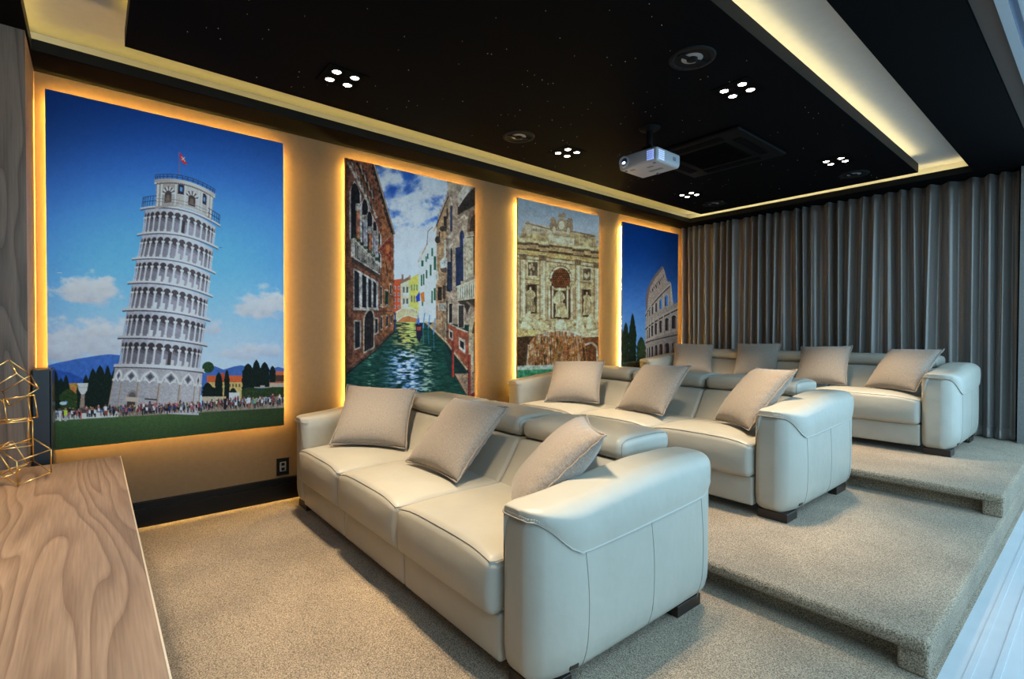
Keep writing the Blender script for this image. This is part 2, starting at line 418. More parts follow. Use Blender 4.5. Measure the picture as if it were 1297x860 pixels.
# two carpeted seating tiers: nosing slab over a set-back riser
def tier(y, z0, z1, name, label):
    o = MB().rbox(0, 3.59, y, Y1, z1 - .055, z1, r=.022, n=(6, 4, 1), nr=4).build(name, M['carpet'], None, True)
    o['kind'] = 'structure'; o['label'] = label
    MB().box(0, 3.50, y + .095, Y1, z0, z1 - .05).build('riser', M['carpet'], o)
    MB().rbox(3.49, 3.585, y + .012, Y1, z0, z1 - .02, r=.012, nr=2).build('side_cheek', M['carpet'], o, True)
tier(2.305, 0, .14, 'floor_tier', 'carpeted tier carrying the middle sofa, with an overhanging nosing')
tier(4.215, .14, .28, 'floor_tier', 'carpeted top tier carrying the rear sofa below the curtain')

# ------------------------------------------------------------------ sofas
def outer_x(y, AW=.225, D=1.105):
    a = np.clip(1 - y / .21, 0, 1); b = np.clip((y - (D - .10)) / .10, 0, 1)
    return AW - .095 * (1 - np.sqrt(np.clip(1 - a * a, 0, 1))) - .03 * (1 - np.sqrt(np.clip(1 - b * b, 0, 1)))

def arm_top(y):
    return .650 + .055 * smoothstep(0, .75, y) - .012 * smoothstep(.9, 1.1, y)

def seam_z(y):
    """height of the seam under the padded cap along the depth of the arm"""
    a = .622 - .130 * np.sin(np.clip(y / .21, 0, 1) * math.pi / 2) ** 1.7
    b = .492 + .03 * np.clip((y - .21) / .78, 0, 1)
    c = .522 + .075 * np.clip((y - .985) / .115, 0, 1) ** 1.5
    return np.where(y < .21, a, np.where(y < .985, b, c))

def build_arm(W, right, sofa):
    AW, D = .225, 1.105
    def place(V):
        V = V.copy(); V[:, 0] = (W - AW + V[:, 0]) if right else (AW - V[:, 0]); return V
    def flip(F): return F if right else [tuple(reversed(f)) for f in F]
    def widen(V, extra):
        y = np.clip(V[:, 1], 0, D); f = np.clip(V[:, 0] / AW, 0, 1.2)
        V[:, 0] *= 1 + (outer_x(y) / AW - 1) * f
        w = smoothstep(.06, AW - .02, V[:, 0])
        V[:, 0] += w * (.012 + extra) * np.sin(np.clip(y / D, 0, 1) * math.pi) ** .6 * np.sin(np.clip((V[:, 2] - .02) / .68, 0, 1) * math.pi) ** .5
        return w
    def body(V):
        V = V.copy(); y = V[:, 1].copy()
        V[:, 2] += (arm_top(y) - .672) * smoothstep(.35, .64, V[:, 2])
        w = widen(V, 0)
        low = smoothstep(.16, .05, V[:, 2])
        V[:, 0] -= w * .016 * low; V[:, 1] += .012 * low * smoothstep(.2, 0, y) - .010 * low * smoothstep(D - .2, D, y)
        return V
    V, F = rbox(.003, AW - .004, .003, D - .004, .05, .655, r=.05, n=(5, 26, 14), nr=5, deform=body)
    arm = mesh_obj('arm', place(V), flip(F), M['leather'], sofa)
    wr = random.Random(W * 10 + right)
    def pad_def(V):
        V = V.copy(); y = np.clip(V[:, 1], 0, D); p = np.clip((V[:, 2] - .492) / (.672 - .492), 0, 1)
        zl = seam_z(y); zl = zl - (zl - .40) * smoothstep(.05, .0, V[:, 0]); zt = arm_top(y) + .010 + .006 * np.sin(np.clip(V[:, 0] / AW, 0, 1) * math.pi)
        V[:, 2] = zl + p * (zt - zl)
        f = smoothstep(.10, AW, V[:, 0])
        widen(V, .006)
        V[:, 0] += f * .006 * np.sin(np.clip(p * 1.1, 0, 1) * math.pi)
        # soft creases where the cap turns the front corner
        V[:, 2] += .0022 * np.sin(y * 120 + V[:, 0] * 30) * np.exp(-((y - .20) / .07) ** 2) * f * (1 - p)
        return V
    V, F = rbox(0, AW + .001, -.004, D + .002, .492, .672, r=.058, n=(7, 44, 5), nr=6, deform=pad_def, flat_bottom=True)
    mesh_obj('arm_pad', place(V), flip(F), M['leather'], arm)
    ys = np.concatenate([np.linspace(.0, .24, 26), np.linspace(.27, .96, 24), np.linspace(.98, D - .03, 10)])
    seam = []
    for y in ys:
        q = np.array([[AW - .002, y, seam_z(np.array(y))]]); widen(q, .003); seam.append((q[0, 0] + .001, y if y > .01 else -.003, float(q[0, 2]) + .003))
    front = [(x, -.004, float(seam_z(np.array(0.0))) + .002) for x in np.linspace(.050, seam[0][0] - .004, 10)]
    path = [(.002, .04, front[0][2]), (.012, .014, front[0][2]), (.028, .001, front[0][2])] + front + seam
    V, F = tube(place(np.array(path)), .0030, 6); mesh_obj('piping', V, F, M['piping'], arm)
    for yy, zt in ((.212, .49), (.60, .505), (.985, .52)):
        P = []
        for z in np.linspace(.056, zt, 16):
            y_ = yy + .02 * math.sin((z - .05) / .45 * math.pi)
            q = body(np.array([[AW - .004, y_, z]])); P.append((q[0, 0] + .0002, q[0, 1], z))
        V, F = tube(place(np.array(P)), .0018, 5); mesh_obj('panel_seam', V, F, M['piping'], arm)
    mb = MB(); sp = np.array(path)
    cum = np.concatenate([[0], np.cumsum(np.linalg.norm(np.diff(sp, axis=0), axis=1))])
    at = lambda d0: np.array([np.interp(d0, cum, sp[:, k]) for k in range(3)])
    for d0 in np.arange(.02, cum[-1] - .01, .0095):
        a, b = at(d0), at(d0 + .0055)
        for off in (.007, .012):
            sh = np.array([0, .0, off]) if a[1] < .0 else np.array([.0035, 0, off])
            V, F = tube(place(np.array([a + sh, b + sh])), .0010, 4); mb.add(V, F)
    st_ = mb.build('stitching', M['thread'], arm); st_['kind'] = 'stuff'
    if right:
        P = []
        for e in (.0, .003):
            for y in (.150, .190):
                for z in (.085, .101):
                    q = body(np.array([[AW - .004, y, z]])); P.append((q[0, 0] + e, q[0, 1], z))
        mesh_obj('maker_tag', place(np.array(P)), [(0, 1, 3, 2), (4, 6, 7, 5), (0, 4, 5, 1), (2, 3, 7, 6), (0, 2, 6, 4), (1, 5, 7, 3)], M['tagmetal'], arm, False)
    return arm

def build_sofa(loc, W, label):
    s = empty('sofa', loc, label, 'sofa', 'leather sofas in tiered rows')
    AW = .225; n = 3; x0, x1 = AW, W - AW; sw = (x1 - x0) / n
    rs = random.Random(int(W * 100 + loc[1] * 10))
    for i in range(n):
        a, b = x0 + i * sw + .002, x0 + (i + 1) * sw - .002
        cx = (a + b) / 2; hw = (b - a) / 2
        def seat_def(V):
            V = V.copy(); u = (V[:, 0] - cx) / hw; v = np.clip((V[:, 1] + .03) / .62, 0, 1)
            up = smoothstep(.30, .45, V[:, 2])
            V[:, 2] += up * (.034 * (1 - u ** 4) * np.sin(np.clip(v * 1.1 + .10, 0, 1) * math.pi) ** .7 - .012 * (1 - v) * (u ** 4))
            V[:, 1] -= (1 - smoothstep(.0, .12, V[:, 1] + .03)) * .020 * (1 - u ** 6) * np.sin(np.clip((V[:, 2] - .235) / .22, 0, 1) * math.pi)
            return V
        V, F = rbox(a, b, -.03, .66, .232, .452, r=.034, n=(16, 14, 5), nr=4, deform=seat_def)
        seat = mesh_obj('seat_cushion', V, F, M['leather'], s)
        k = .034 * (1 - math.cos(math.pi / 4))
        path = [(a + .004, q, .452 - .006) for q in np.linspace(.30, .0, 6)] + [(x, -.03 + k - .001, .452 - k + .001) for x in np.linspace(a + .016, b - .016, 24)] + [(b - .004, q, .452 - .006) for q in np.linspace(.0, .30, 6)]
        V, F = tube(seat_def(np.array(path)), .0026, 6)
        mesh_obj('piping', V, F, M['piping'], seat)
        def base_def(V):
            V = V.copy(); u = (V[:, 0] - cx) / hw
            V[:, 1] -= (V[:, 1] < .06) * .008 * (1 - u ** 6) * np.sin(np.clip((V[:, 2] - .06) / .175, 0, 1) * math.pi)
            return V
        V, F = rbox(a, b, .012, .60, .058, .236, r=.014, n=(10, 3, 6), nr=3, deform=base_def)
        mesh_obj('base_panel', V, F, M['leather'], s)
        def back_def(V):
            V = V.copy(); u = (V[:, 0] - cx) / hw; h = np.clip((V[:, 2] - .36) / .31, 0, 1)
            wf = 1 - smoothstep(.50, .95, V[:, 1])
            V[:, 1] += wf * (.275 * h ** .62 - .05) - wf * .014 * (1 - u ** 6) * np.sin(h * math.pi)
            V[:, 2] += .012 * smoothstep(.6, .67, V[:, 2]) * (1 - u ** 4) * .5
            return V
        V, F = rbox(a - .001, b + .001, .50, 1.06, .36, .662, r=.028, n=(14, 10, 9), nr=4, deform=back_def)
        back = mesh_obj('backrest', V, F, M['leather'], s)
        hl, hr_ = a + (.008 if i else .02), b - (.008 if i < n - 1 else .022)
        ph = rs.uniform(0, 6)
        def head_def(V):
            V = V.copy(); u = (V[:, 0] - (hl + hr_) / 2) / ((hr_ - hl) / 2); v = np.clip((V[:, 1] - .735) / .395, 0, 1)
            top = smoothstep(.68, .77, V[:, 2])
            V[:, 2] += top * (.010 * np.sin(v * math.pi) + .004 * (1 - u * u)) + .010 * (1 - v) ** 2 * 0 - .02 * (1 - top) * v * 0
            edge = np.abs(u) ** 8
            V[:, 1] -= (1 - v) * .010 * (1 - edge) * np.sin(np.clip((V[:, 2] - .667) / .103, 0, 1) * math.pi)
            wr = .0035 * np.sin(V[:, 0] * 55 + ph + 6 * v) * np.exp(-((np.abs(u) - .86) / .12) ** 2) * top      # gathers near the ends
            V[:, 2] += wr
            return V
        V, F = rbox(hl, hr_, .735, 1.13, .667, .768, r=.040, n=(22, 10, 4), nr=5, deform=head_def)
        head = mesh_obj('headrest', V, F, M['leather'], s)
        for xe in (hl + .010, hr_ - .010):
            pts = []
            for q in np.linspace(0, 2 * math.pi, 40, endpoint=False):
                pts.append((xe, .9325 + .183 * np.sign(math.cos(q)) * abs(math.cos(q)) ** .35, .7175 + .043 * np.sign(math.sin(q)) * abs(math.sin(q)) ** .45))
            V, F = tube(head_def(np.array(pts)), .0028, 5, True); mesh_obj('piping', V, F, M['piping'], head)
    MB().rbox(AW - .01, W - AW + .01, 1.0, 1.10, .06, .64, r=.03, n=(10, 2, 4)).build('back_panel', M['leather'], s, True)
    build_arm(W, False, s); build_arm(W, True, s)
    for fx in (.035, W - .205):
        for fy, fd in ((.035, .15), (.86, .19)):
            MB().rbox(fx, fx + .17, fy, fy + fd, 0, .052, r=.004, nr=2).build('foot', M['foot'], s)
    return s

build_sofa((.18, 1.11, 0), 2.64, 'front pale leather three-seat sofa on the lowest carpet level')
build_sofa((.18, 3.085, .14), 2.64, 'middle pale leather three-seat sofa on the first carpeted tier')
build_sofa((.20, 5.17, .28), 3.02, 'wider rear pale leather sofa on the top tier before the curtain')

# ------------------------------------------------------------------ throw pillows
def pillow_mesh(s, seed):
    rp = random.Random(seed); n = 26
    g = np.linspace(-1, 1, n + 1); g = np.sign(g) * (1 - (1 - np.abs(g)) ** 1.35)
    U, W_ = np.meshgrid(g, g, indexing='ij')
    k1, k2 = rp.uniform(0, 6), rp.uniform(0, 6)
    def outline(u, w):
        x = u * s / 2 * (1 - .055 * (1 - w * w) ** 1.0 * np.abs(u) ** 2)
        y = w * s / 2 * (1 - .055 * (1 - u * u) ** 1.0 * np.abs(w) ** 2)
        return x, y
    X, Y = outline(U, W_)
    prof = ((1 - U ** 2) * (1 - W_ ** 2)).clip(0) ** .42
    T = .088 * prof * (1 + .05 * np.sin(3 * U + k1) + .05 * np.sin(3.3 * W_ + k2))
    T += .0035 * np.sin(22 * (U + W_ * .3) + k1) * np.exp(-((np.abs(W_) - .86) / .1) ** 2) * (1 - U ** 2) + .0035 * np.sin(22 * (W_ - U * .3) + k2) * np.exp(-((np.abs(U) - .86) / .1) ** 2) * (1 - W_ ** 2)
    m = n + 1
    V = np.concatenate([np.stack([X, Y, T + .002], -1).reshape(-1, 3), np.stack([X, Y, -T - .002], -1).reshape(-1, 3)])
    F = []
    for i in range(n):
        for j in range(n):
            a = i * m + j
            F.append((a, a + m, a + m + 1, a + 1)); b = a + m * m; F.append((b, b + 1, b + m + 1, b + m))
    ring = [i * m for i in range(n)] + [n * m + j for j in range(n)] + [i * m + n for i in range(n, 0, -1)] + [j for j in range(n, 0, -1)]
    for i in range(len(ring)):
        a, b = ring[i], ring[(i + 1) % len(ring)]
        F.append((b, a, a + m * m, b + m * m))
    # sewn flange just outside the seam
    P = V[ring].copy(); P[:, 2] = 0
    q = P[:, :2] / (s / 2)
    out = np.sign(q) * np.maximum(np.abs(q) - .93, 0) / .07
    P[:, :2] += out * .010 + 0
    P[:, 2] += np.array([.0022 * math.sin(i * 1.9 + k1) for i in range(len(P))])
    return V, F, P

def rotvec(w):
    w = Vector(w); return Matrix.Rotation(w.length, 3, w.normalized())
R0 = Matrix(((1, 0, 0), (0, .34, -.94), (0, .94, .34)))
PILLOWS = [
    ((.660, 1.532, .670), (-.428, -.138, .935), .490, 'beige throw pillow turned into the wall corner of the front sofa'),
    ((1.584, 1.600, .668), (-.432, .016, .061), .480, 'beige throw pillow on the middle seat of the front sofa'),
    ((2.445, 1.535, .690), (-.440, .157, -.684), .480, 'beige throw pillow propped on the stitched arm of the front sofa'),
    ((.788, 3.450, .808), (-.413, -.14, .515), .480, 'beige throw pillow on the wall-side seat of the middle sofa'),
    ((1.609, 3.480, .812), (-.399, -.002, -.133), .476, 'beige throw pillow on the centre seat of the middle sofa'),
    ((2.420, 3.470, .824), (-.354, .073, -.658), .480, 'bright lit beige throw pillow beside the outer arm of the middle sofa'),
    ((.640, 5.740, .945), (-.394, -.074, .50), .460, 'beige throw pillow beside the wall-side arm of the rear sofa'),
    ((1.383, 5.830, .955), (-.30, -.059, .222), .450, 'beige throw pillow second from the wall on the rear sofa'),
    ((2.140, 5.600, .945), (-.28, -.049, .048), .440, 'upright beige throw pillow third from the wall on the rear sofa'),
    ((2.805, 5.490, .945), (-.379, .061, -.463), .454, 'beige throw pillow slumped by the outer arm of the rear sofa'),
]
for i, (c, w, s_, lab) in enumerate(PILLOWS):
    V, F, P = pillow_mesh(s_, i)
    o = mesh_obj('throw_pillow', V, F, M['fabric'])
    o.matrix_world = Matrix.Translation(c) @ (rotvec(w) @ R0).to_4x4()
    tag(o, lab, 'pillow', 'beige throw pillows')
    V, F = tube(P, .0048, 6, True)
    mesh_obj('sewn_edge', V, F, M['fabric'], o)

# ------------------------------------------------------------------ curtain
def build_curtain():
    x0, x1, z0, z1, yc = .015, 3.44, .285, ZS - .004, 6.475
    nx, nz = 1500, 30
    rc = random.Random(11)
    # fold centres, unevenly spaced
    xs = [x0 - .1]
    while xs[-1] < x1 + .2: xs.append(xs[-1] + rc.choice((rc.uniform(.075, .105), rc.uniform(.11, .165))) * (1.0 if xs[-1] < 1.6 else 1.1))
    xs = np.array(xs); nf = len(xs)
    amp = np.array([rc.uniform(.030, .054) for _ in xs]); drift = np.array([rc.uniform(-.03, .045) for _ in xs]); skew = np.array([rc.uniform(-.5, .5) for _ in xs])
    X = np.linspace(x0, x1, nx); Zl = np.linspace(0, 1, nz)
    V = np.zeros((nz, nx, 3))
    for k, t_ in enumerate(Zl):
        c = xs + drift * (1 - t_) * (1 + .3 * np.sin(np.arange(nf)))
        c = np.sort(c)
        ph = np.interp(X, c, np.arange(nf))
        i = np.clip(ph.astype(int), 0, nf - 1); f = ph - i
        A = np.interp(X, c, amp) * (1 - .25 * (1 - t_) + .12 * np.sin(ph * 1.7))
        w = np.cos(2 * math.pi * (f + .16 * skew[i] * np.sin(2 * math.pi * f) / 2))
        y = yc + .02 - A * 2.0 * (((1 + w) / 2) ** 2.0 - .33) + .006 * np.cos(4 * math.pi * f + i * 2.1) * (1 - t_ * .6) + .001 * np.cos(8 * math.pi * f + i * 1.3) + .006 * np.sin(ph * .9 + 2)
        y -= 0.030 * smoothstep(3.15, 3.45, X) * (1 - t_)
        V[k, :, 0] = X + .012 * np.sin(2 * math.pi * f) * (.6 + .4 * skew[i])
        V[k, :, 1] = y; V[k, :, 2] = z0 + (z1 - z0) * t_
    F = [(k * nx + i, k * nx + i + 1, (k + 1) * nx + i + 1, (k + 1) * nx + i) for k in range(nz - 1) for i in range(nx - 1)]
    o = mesh_obj('curtain', V.reshape(-1, 3), F, M['curtain'])
    sm = o.modifiers.new('cloth', 'SOLIDIFY'); sm.thickness = .002
    tag(o, 'floor-length pleated grey satin curtain across the back wall', 'curtain')
    hem = V[:3].copy(); hem[:, :, 1] -= .003; hem[1, :, 2] = z0 + .012; hem[2, :, 2] = z0 + .10
    # hem band follows the folds at the bottom
    Fh = [(k * nx + i, k * nx + i + 1, (k + 1) * nx + i + 1, (k + 1) * nx + i) for k in range(2) for i in range(nx - 1)]
    h = mesh_obj('hem', hem.reshape(-1, 3), Fh, M['curtain'], o)
    hm = h.modifiers.new('cloth', 'SOLIDIFY'); hm.thickness = .002
build_curtain()

# ------------------------------------------------------------------ ceiling fittings
def downlight(x, y, label, z=IZ0, watt=SPOT_W):
    o = empty('downlight', (x, y, z), label, 'downlight', 'four-lamp recessed downlights')
    s = .115
    mb = MB(); mb.box(-s, s, -s, s, -.004, 0)
    mb.build('face_plate', M['plate'], o)
    for dx in (-.055, .055):
        for dy in (-.053, .053):
            b = MB().lathe([(.0, -.012), (.012, -.011), (.021, -.0075), (.024, -.0045)], (dx, dy, 0), 20).build('bulb', M['lamp'], o, True)
            MB().lathe([(.0245, -.0045), (.0245, -.009), (.029, -.008), (.031, -.0042)], (dx, dy, 0), 24).build('bezel', M['ring'], o, True)
            L = bpy.data.lights.new('halogen', 'SPOT'); L.energy = watt; L.color = (1.0, .80, .54)
            L.spot_size = R(56); L.spot_blend = .95; L.shadow_soft_size = .02
            lo = bpy.data.objects.new('halogen', L); col.objects.link(lo); lo.parent = b; lo.location = (dx, dy, -.035)
    return o
downlight(1.09, 1.13, 'recessed four-lamp downlight over the front sofa, on the print side')
downlight(2.48, 1.13, 'recessed four-lamp downlight over the front sofa, on the terrace side')
downlight(1.10, 3.01, 'recessed four-lamp downlight over the middle sofa, beside the projector')
downlight(2.51, 3.03, 'recessed four-lamp downlight beside the large round ceiling speaker with a pale cone')
downlight(1.07, 4.915, 'recessed four-lamp downlight over the rear sofa, on the print side')
downlight(2.45, 4.915, 'recessed four-lamp downlight over the rear sofa, on the terrace side')

downlight(1.35, -.42, 'unseen recessed four-lamp downlight added in the soffit to light the media cabinet, near the pier', ZS, 32)  # this pair is added out of view, to account for the warmly lit cabinet top
downlight(2.60, -.42, 'unseen recessed four-lamp downlight added in the soffit to light the media cabinet, near the terrace', ZS, 32)

def ceiling_speaker(x, y, label):
    o = empty('ceiling_speaker', (x, y, IZ0), label, 'speaker', 'round in-ceiling speakers')
    MB().lathe([(.122, 0), (.120, -.005), (.098, -.006), (.094, -.002), (.093, .0)], n=48).build('trim_ring', M['ring'], o, True)
    MB().lathe([(.094, -.0025), (.075, -.0008), (.054, -.0015)], n=48).build('surround', M['dark'], o, True)
    MB().lathe([(.056, -.0018), (.040, -.004), (.022, -.006)], n=40).build('cone', M['cone'], o, True)
    MB().lathe([(.030, -.004), (.028, -.012), (.018, -.016), (0, -.017)], n=24).build('tweeter', M['dark'], o, True)
    mb = MB(); mb.rbox(-.094, -.022, -.011, .011, -.011, -.003, r=.002); mb.rbox(.022, .094, -.011, .011, -.011, -.003, r=.002)
    b = mb.build('tweeter_bridge', M['dark'], o); b.rotation_euler.z = R(75)
    for k in range(8):
        a = k * math.pi / 4 + .2
        MB().cyl((.109 * math.cos(a), .109 * math.sin(a), -.0072), .004, .004, .002, 8).build('screw', M['dark'], o)
ceiling_speaker(2.52, 2.50, 'round in-ceiling speaker over the gap behind the front sofa, terrace side')
ceiling_speaker(1.09, 2.49, 'round in-ceiling speaker ahead of the projector on the print side')
ceiling_speaker(2.43, 5.46, 'round in-ceiling speaker near the curtain on the terrace side')
ceiling_speaker(1.04, 5.48, 'round in-ceiling speaker near the curtain on the print side')

# ceiling cassette air conditioner
def cassette():
    o = empty('air_conditioner', (1.86, 3.95, IZ0), 'black square ceiling cassette air conditioner behind the projector', 'air conditioner')
    h = .41
    MB().rbox(-h, h, -h, h, -.028, 0, r=.012, nr=3).build('fascia', M['fascia'], o, True)
    g = .22
    fr = MB().rbox(-g, g, -g, g, -.033, -.026, r=.003, nr=2).build('intake_grille', M['mesh'], o)
    for k in range(11):
        y = -g + .03 + k * .038
        MB().box(-g + .02, g - .02, y, y + .008, -.037, -.033).build('grille_bar', M['mesh'], fr)
    for k in range(4):
        f = MB().rbox(-.24, .24, -.036, .036, -.005, 0, r=.0024, nr=2).build('louvre', M['black'], o)
        a = k * math.pi / 2
        f.rotation_euler.z = a; f.location = (.315 * math.sin(a), -.315 * math.cos(a), -.028)
cassette()

# projector on its ceiling mount
def projector():
    o = empty('projector', (1.818, 3.12, IZ0), 'white projector hanging from a black ceiling mount', 'projector')
    MB().lathe([(0, -.020), (.03, -.020), (.034, -.012), (.072, -.007), (.076, 0)], n=36).build('ceiling_plate', M['dark'], o, True)
    MB().cyl((0, 0, -.17), .023, .023, .16, 20).build('pole', M['dark'], o, True)
    mb = MB(); mb.box(-.05, .05, -.045, .045, -.205, -.193); mb.box(-.035, -.028, -.03, .03, -.195, -.13); mb.box(.028, .035, -.03, .03, -.195, -.13)
    mb.build('bracket', M['dark'], o)
    w, d_, zt, zb = .163, .145, -.203, -.300
    def sh(V):
        V = V.copy(); V[:, 1] -= .012 * (1 - (V[:, 0] / w) ** 2) * (V[:, 1] < -.1)
        low = smoothstep(zb + .03, zb, V[:, 2]); V[:, 0] *= 1 - .03 * low; V[:, 1] *= 1 - .03 * low
        return V
    body = MB().rbox(-w, w, -d_, d_, zb, zt, r=.016, n=(10, 8, 4), nr=4, deform=sh).build('body', M['proj'], o, True)
    mb = MB(); a = np.linspace(0, 2 * math.pi, 32, endpoint=False)
    def ringp(cx, cz, r0, r1, y0, y1):
        V = [(cx + r * math.cos(t_), y, cz + r * math.sin(t_)) for t_ in a for r, y in ((r0, y0), (r1, y1))]
        return V, [(2 * i, 2 * ((i + 1) % 32), 2 * ((i + 1) % 32) + 1, 2 * i + 1) for i in range(32)]
    lx, lz = -.105, -.250
    mb.add(*ringp(lx, lz, .042, .040, -.14, -.166)); mb.add(*ringp(lx, lz, .040, .032, -.166, -.168)); mb.add(*ringp(lx, lz, .032, .027, -.168, -.152))
    lens = mb.build('lens_barrel', M['proj'], o, True)
    n = 24; V = [(lx, -.166, lz)] + [(lx + r * math.cos(t_), -.166 + (r / .028) ** 2 * .012, lz + r * math.sin(t_)) for r in (.014, .028) for t_ in np.linspace(0, 2 * math.pi, n, endpoint=False)]
    F = [(0, 1 + i, 1 + (i + 1) % n) for i in range(n)] + [(1 + i, 1 + n + i, 1 + n + (i + 1) % n, 1 + (i + 1) % n) for i in range(n)]
    mesh_obj('lens', V, F, M['glass'], lens)
    V = [(lx + .004 + .013 * math.cos(t_), -.1675, lz - .010 + .008 * math.sin(t_)) for t_ in np.linspace(0, 2 * math.pi, 16, endpoint=False)]
    mesh_obj('lamp_glow', V, [tuple(range(16))], M['projlamp'], lens)
    for i in range(4):
        for j in range(5):
            z = -.222 - j * .014
            MB().box(.086 + i * .014, .096 + i * .014, -.1545, -.146 , z - .010, z).build('front_vent', M['projvent'], body)
            MB().box(.155, .1642, -.125 + i * .018, -.113 + i * .018, z - .010, z).build('side_vent', M['projvent'], body)
    MB().box(.155, .1645, .05, .085, -.262, -.236).build('side_port', M['proj_grey'], body)
    mb = MB(); mb.box(-.10, -.06, -.10, -.075, -.302, -.299); mb.box(-.02, .09, .02, .05, -.302, -.299); mb.box(.02, .07, -.06, -.045, -.302, -.299)
    mb.build('base_marking', M['proj_grey'], body)
    for fx, fy in ((-.12, -.11), (.12, -.11), (0, .11)):
        MB().cyl((fx, fy, -.307), .011, .012, .008, 14).build('adjuster_foot', M['proj_grey'], o, True)
    mb = MB(); mb.tube([(.02, .11, -.207), (.03, .10, -.16), (.012, .03, -.12), (.012, .024, -.02)], .004, 6)
    mb.build('cable', M['dark'], o, True)
projector()

# ------------------------------------------------------------------ cabinet, ornaments, tower speaker, outlet
cab = empty('media_cabinet', (.537, -.58, 0), 'long low walnut media cabinet along the screen wall', 'cabinet')
CW, CD, CH = 2.75, .695, .58
MB().rbox(0, CW, 0, CD - .004, CH - .035, CH, r=.0015, nr=1).build('top', M['walnut_x'], cab)
MB().box(.0, CW, CD - .004, CD, CH - .035, CH - .0005).build('front_edging', M['edge'], cab)
MB().box(.012, CW - .012, .01, CD - .03, .07, CH - .035).build('carcass', M['walnut_x'], cab)
MB().box(.05, CW - .05, .05, CD - .08, 0, .07).build('plinth', M['dark'], cab)
for k in range(5):
    w_ = (CW - .03) / 5; xx = .015 + k * w_
    dr = MB().rbox(xx + .002, xx + w_ - .002, CD - .03, CD - .01, .075, CH - .04, r=.002, nr=1).build('door', M['walnut_x'], cab)
    MB().box(xx + w_ / 2 - .06, xx + w_ / 2 + .06, CD - .012, CD - .002, CH - .075, CH - .065).build('handle', M['dark'], dr)

def wire_cube(parent, c, a, rv, name='wire_cube'):
    Rm = np.array(rotvec(rv)); mb = MB()
    P = {}
    for i in (-1, 1):
        for j in (-1, 1):
            for k in (-1, 1):
                P[(i, j, k)] = np.array(c) + Rm @ (np.array([i, j, k]) * a / 2)
    for p in P:
        for ax in range(3):
            if p[ax] == -1:
                q = list(p); q[ax] = 1
                mb.tube([P[p], P[tuple(q)]], .0026, 6)
    if c[2] < .12:                      # the two lowest cubes rest on the cabinet
        dz = .0030 - min(p[2] for p in P.values()) 
        for v in mb.V: v[:, 2] += dz
    return mb.build(name, M['gold'], parent, True), P
sc_o = empty('wire_sculpture', (.86, -.265, CH), 'gold wire sculpture of stacked open cubes on the walnut cabinet', 'sculpture')
wire_cube(sc_o, (.02, .030, .0915), .125, (.10, .42, .55))
wire_cube(sc_o, (-.03, -.065, .0885), .122, (.42, .05, -.35))
wire_cube(sc_o, (.0, -.010, .222), .112, (.0, .0, .20))
wire_cube(sc_o, (.0, .005, .330), .100, (.10, -.12, .30))
wire_cube(sc_o, (.0, -.020, .448), .118, (.66, .58, .10))
def facet(c, r):
    mb = MB(); rr = random.Random(3); V = []
    for i in range(24):
        v = Vector((rr.gauss(0, 1), rr.gauss(0, 1), rr.gauss(0, 1))).normalized(); V.append(v * r * rr.uniform(.75, 1))
    import bmesh
    bm = bmesh.new()
    for v in V: bm.verts.new(v)
    bmesh.ops.convex_hull(bm, input=bm.verts)
    me = bpy.data.meshes.new('white_ornament'); bm.to_mesh(me); bm.free(); me.materials.append(M['white_stone'])
    zmin = min(v.co.z for v in me.vertices)
    o = bpy.data.objects.new('white_ornament', me); col.objects.link(o); o.location = (c[0], c[1], c[2] - zmin); return o
tag(facet((.835, -.345, CH), .022), 'small faceted white ornament beside the gold wire sculpture', 'ornament')

sp = empty('tower_speaker', (.30, -.205, 0), 'slim black tower speaker standing against the walnut pier', 'speaker')
MB().rbox(-.13, .10, -.038, .030, .012, 1.055, r=.004, nr=2).build('cabinet', M['spk_body'], sp)
MB().rbox(-.13, .104, .031, .040, .02, 1.05, r=.003, nr=2).build('grille', M['spk_edge'], sp)
MB().rbox(-.14, .11, -.042, .043, 0, .012, r=.003, nr=2).build('base', M['spk_edge'], sp)

ou = empty('power_outlet', (0, 1.092, .247), 'black square power outlet above the skirting beside the front sofa', 'outlet')
MB().rbox(0, .010, -.045, .045, -.065, .065, r=.003, nr=2).build('plate', M['gloss_black'], ou)
MB().rbox(.008, .013, -.022, .022, -.035, .035, r=.002, nr=2).build('module', M['proj_grey'], ou)
for dz in (-.018, .018):
    MB().rbox(.010, .0145, -.012, .012, dz - .011, dz + .011, r=.002, nr=2).build('socket', M['dark'], ou)

# ------------------------------------------------------------------ wall prints
PZ0, PZ1, PX = .564, 2.651, .052
def print_panel(y0, y1, paint, res, label):
    w, h = y1 - y0, PZ1 - PZ0
    o = empty('wall_print', (0, y0, PZ0), label, 'print', 'tall backlit travel prints on the ochre wall')
    MB().box(.030, PX - .0015, 0, w, 0, h).build('panel', M['panel_side'], o)
    mb = MB(); mb.box(.010, .030, .12, w - .12, .12, .16); mb.box(.010, .030, .12, w - .12, h - .16, h - .12); mb.box(0, .010, .12, .2, .12, h - .12); mb.box(0, .010, w - .2, w - .12, .12, h - .12)
    mb.build('hanging_frame', M['panel_side'], o)
    e = .030
    for (x0, a, b, c, d_) in ((.017, e, w - e, .095, .105), (.017, e, w - e, h - .062, h - .052), (.004, e, e + .010, .05, h - .05), (.017, w - .055, w - .045, .05, h - .05)):
        MB().box(x0, x0 + .010, a, b, c, d_).build('led_strip', M['led_wall'], o)
    return o

# ---- flat photographic prints: painted with code into a colour attribute on the print sheet
def srgb2lin(c):
    c = np.asarray(c, float) / 255.0
    return np.where(c <= .04045, c / 12.92, ((c + .055) / 1.055) ** 2.4)

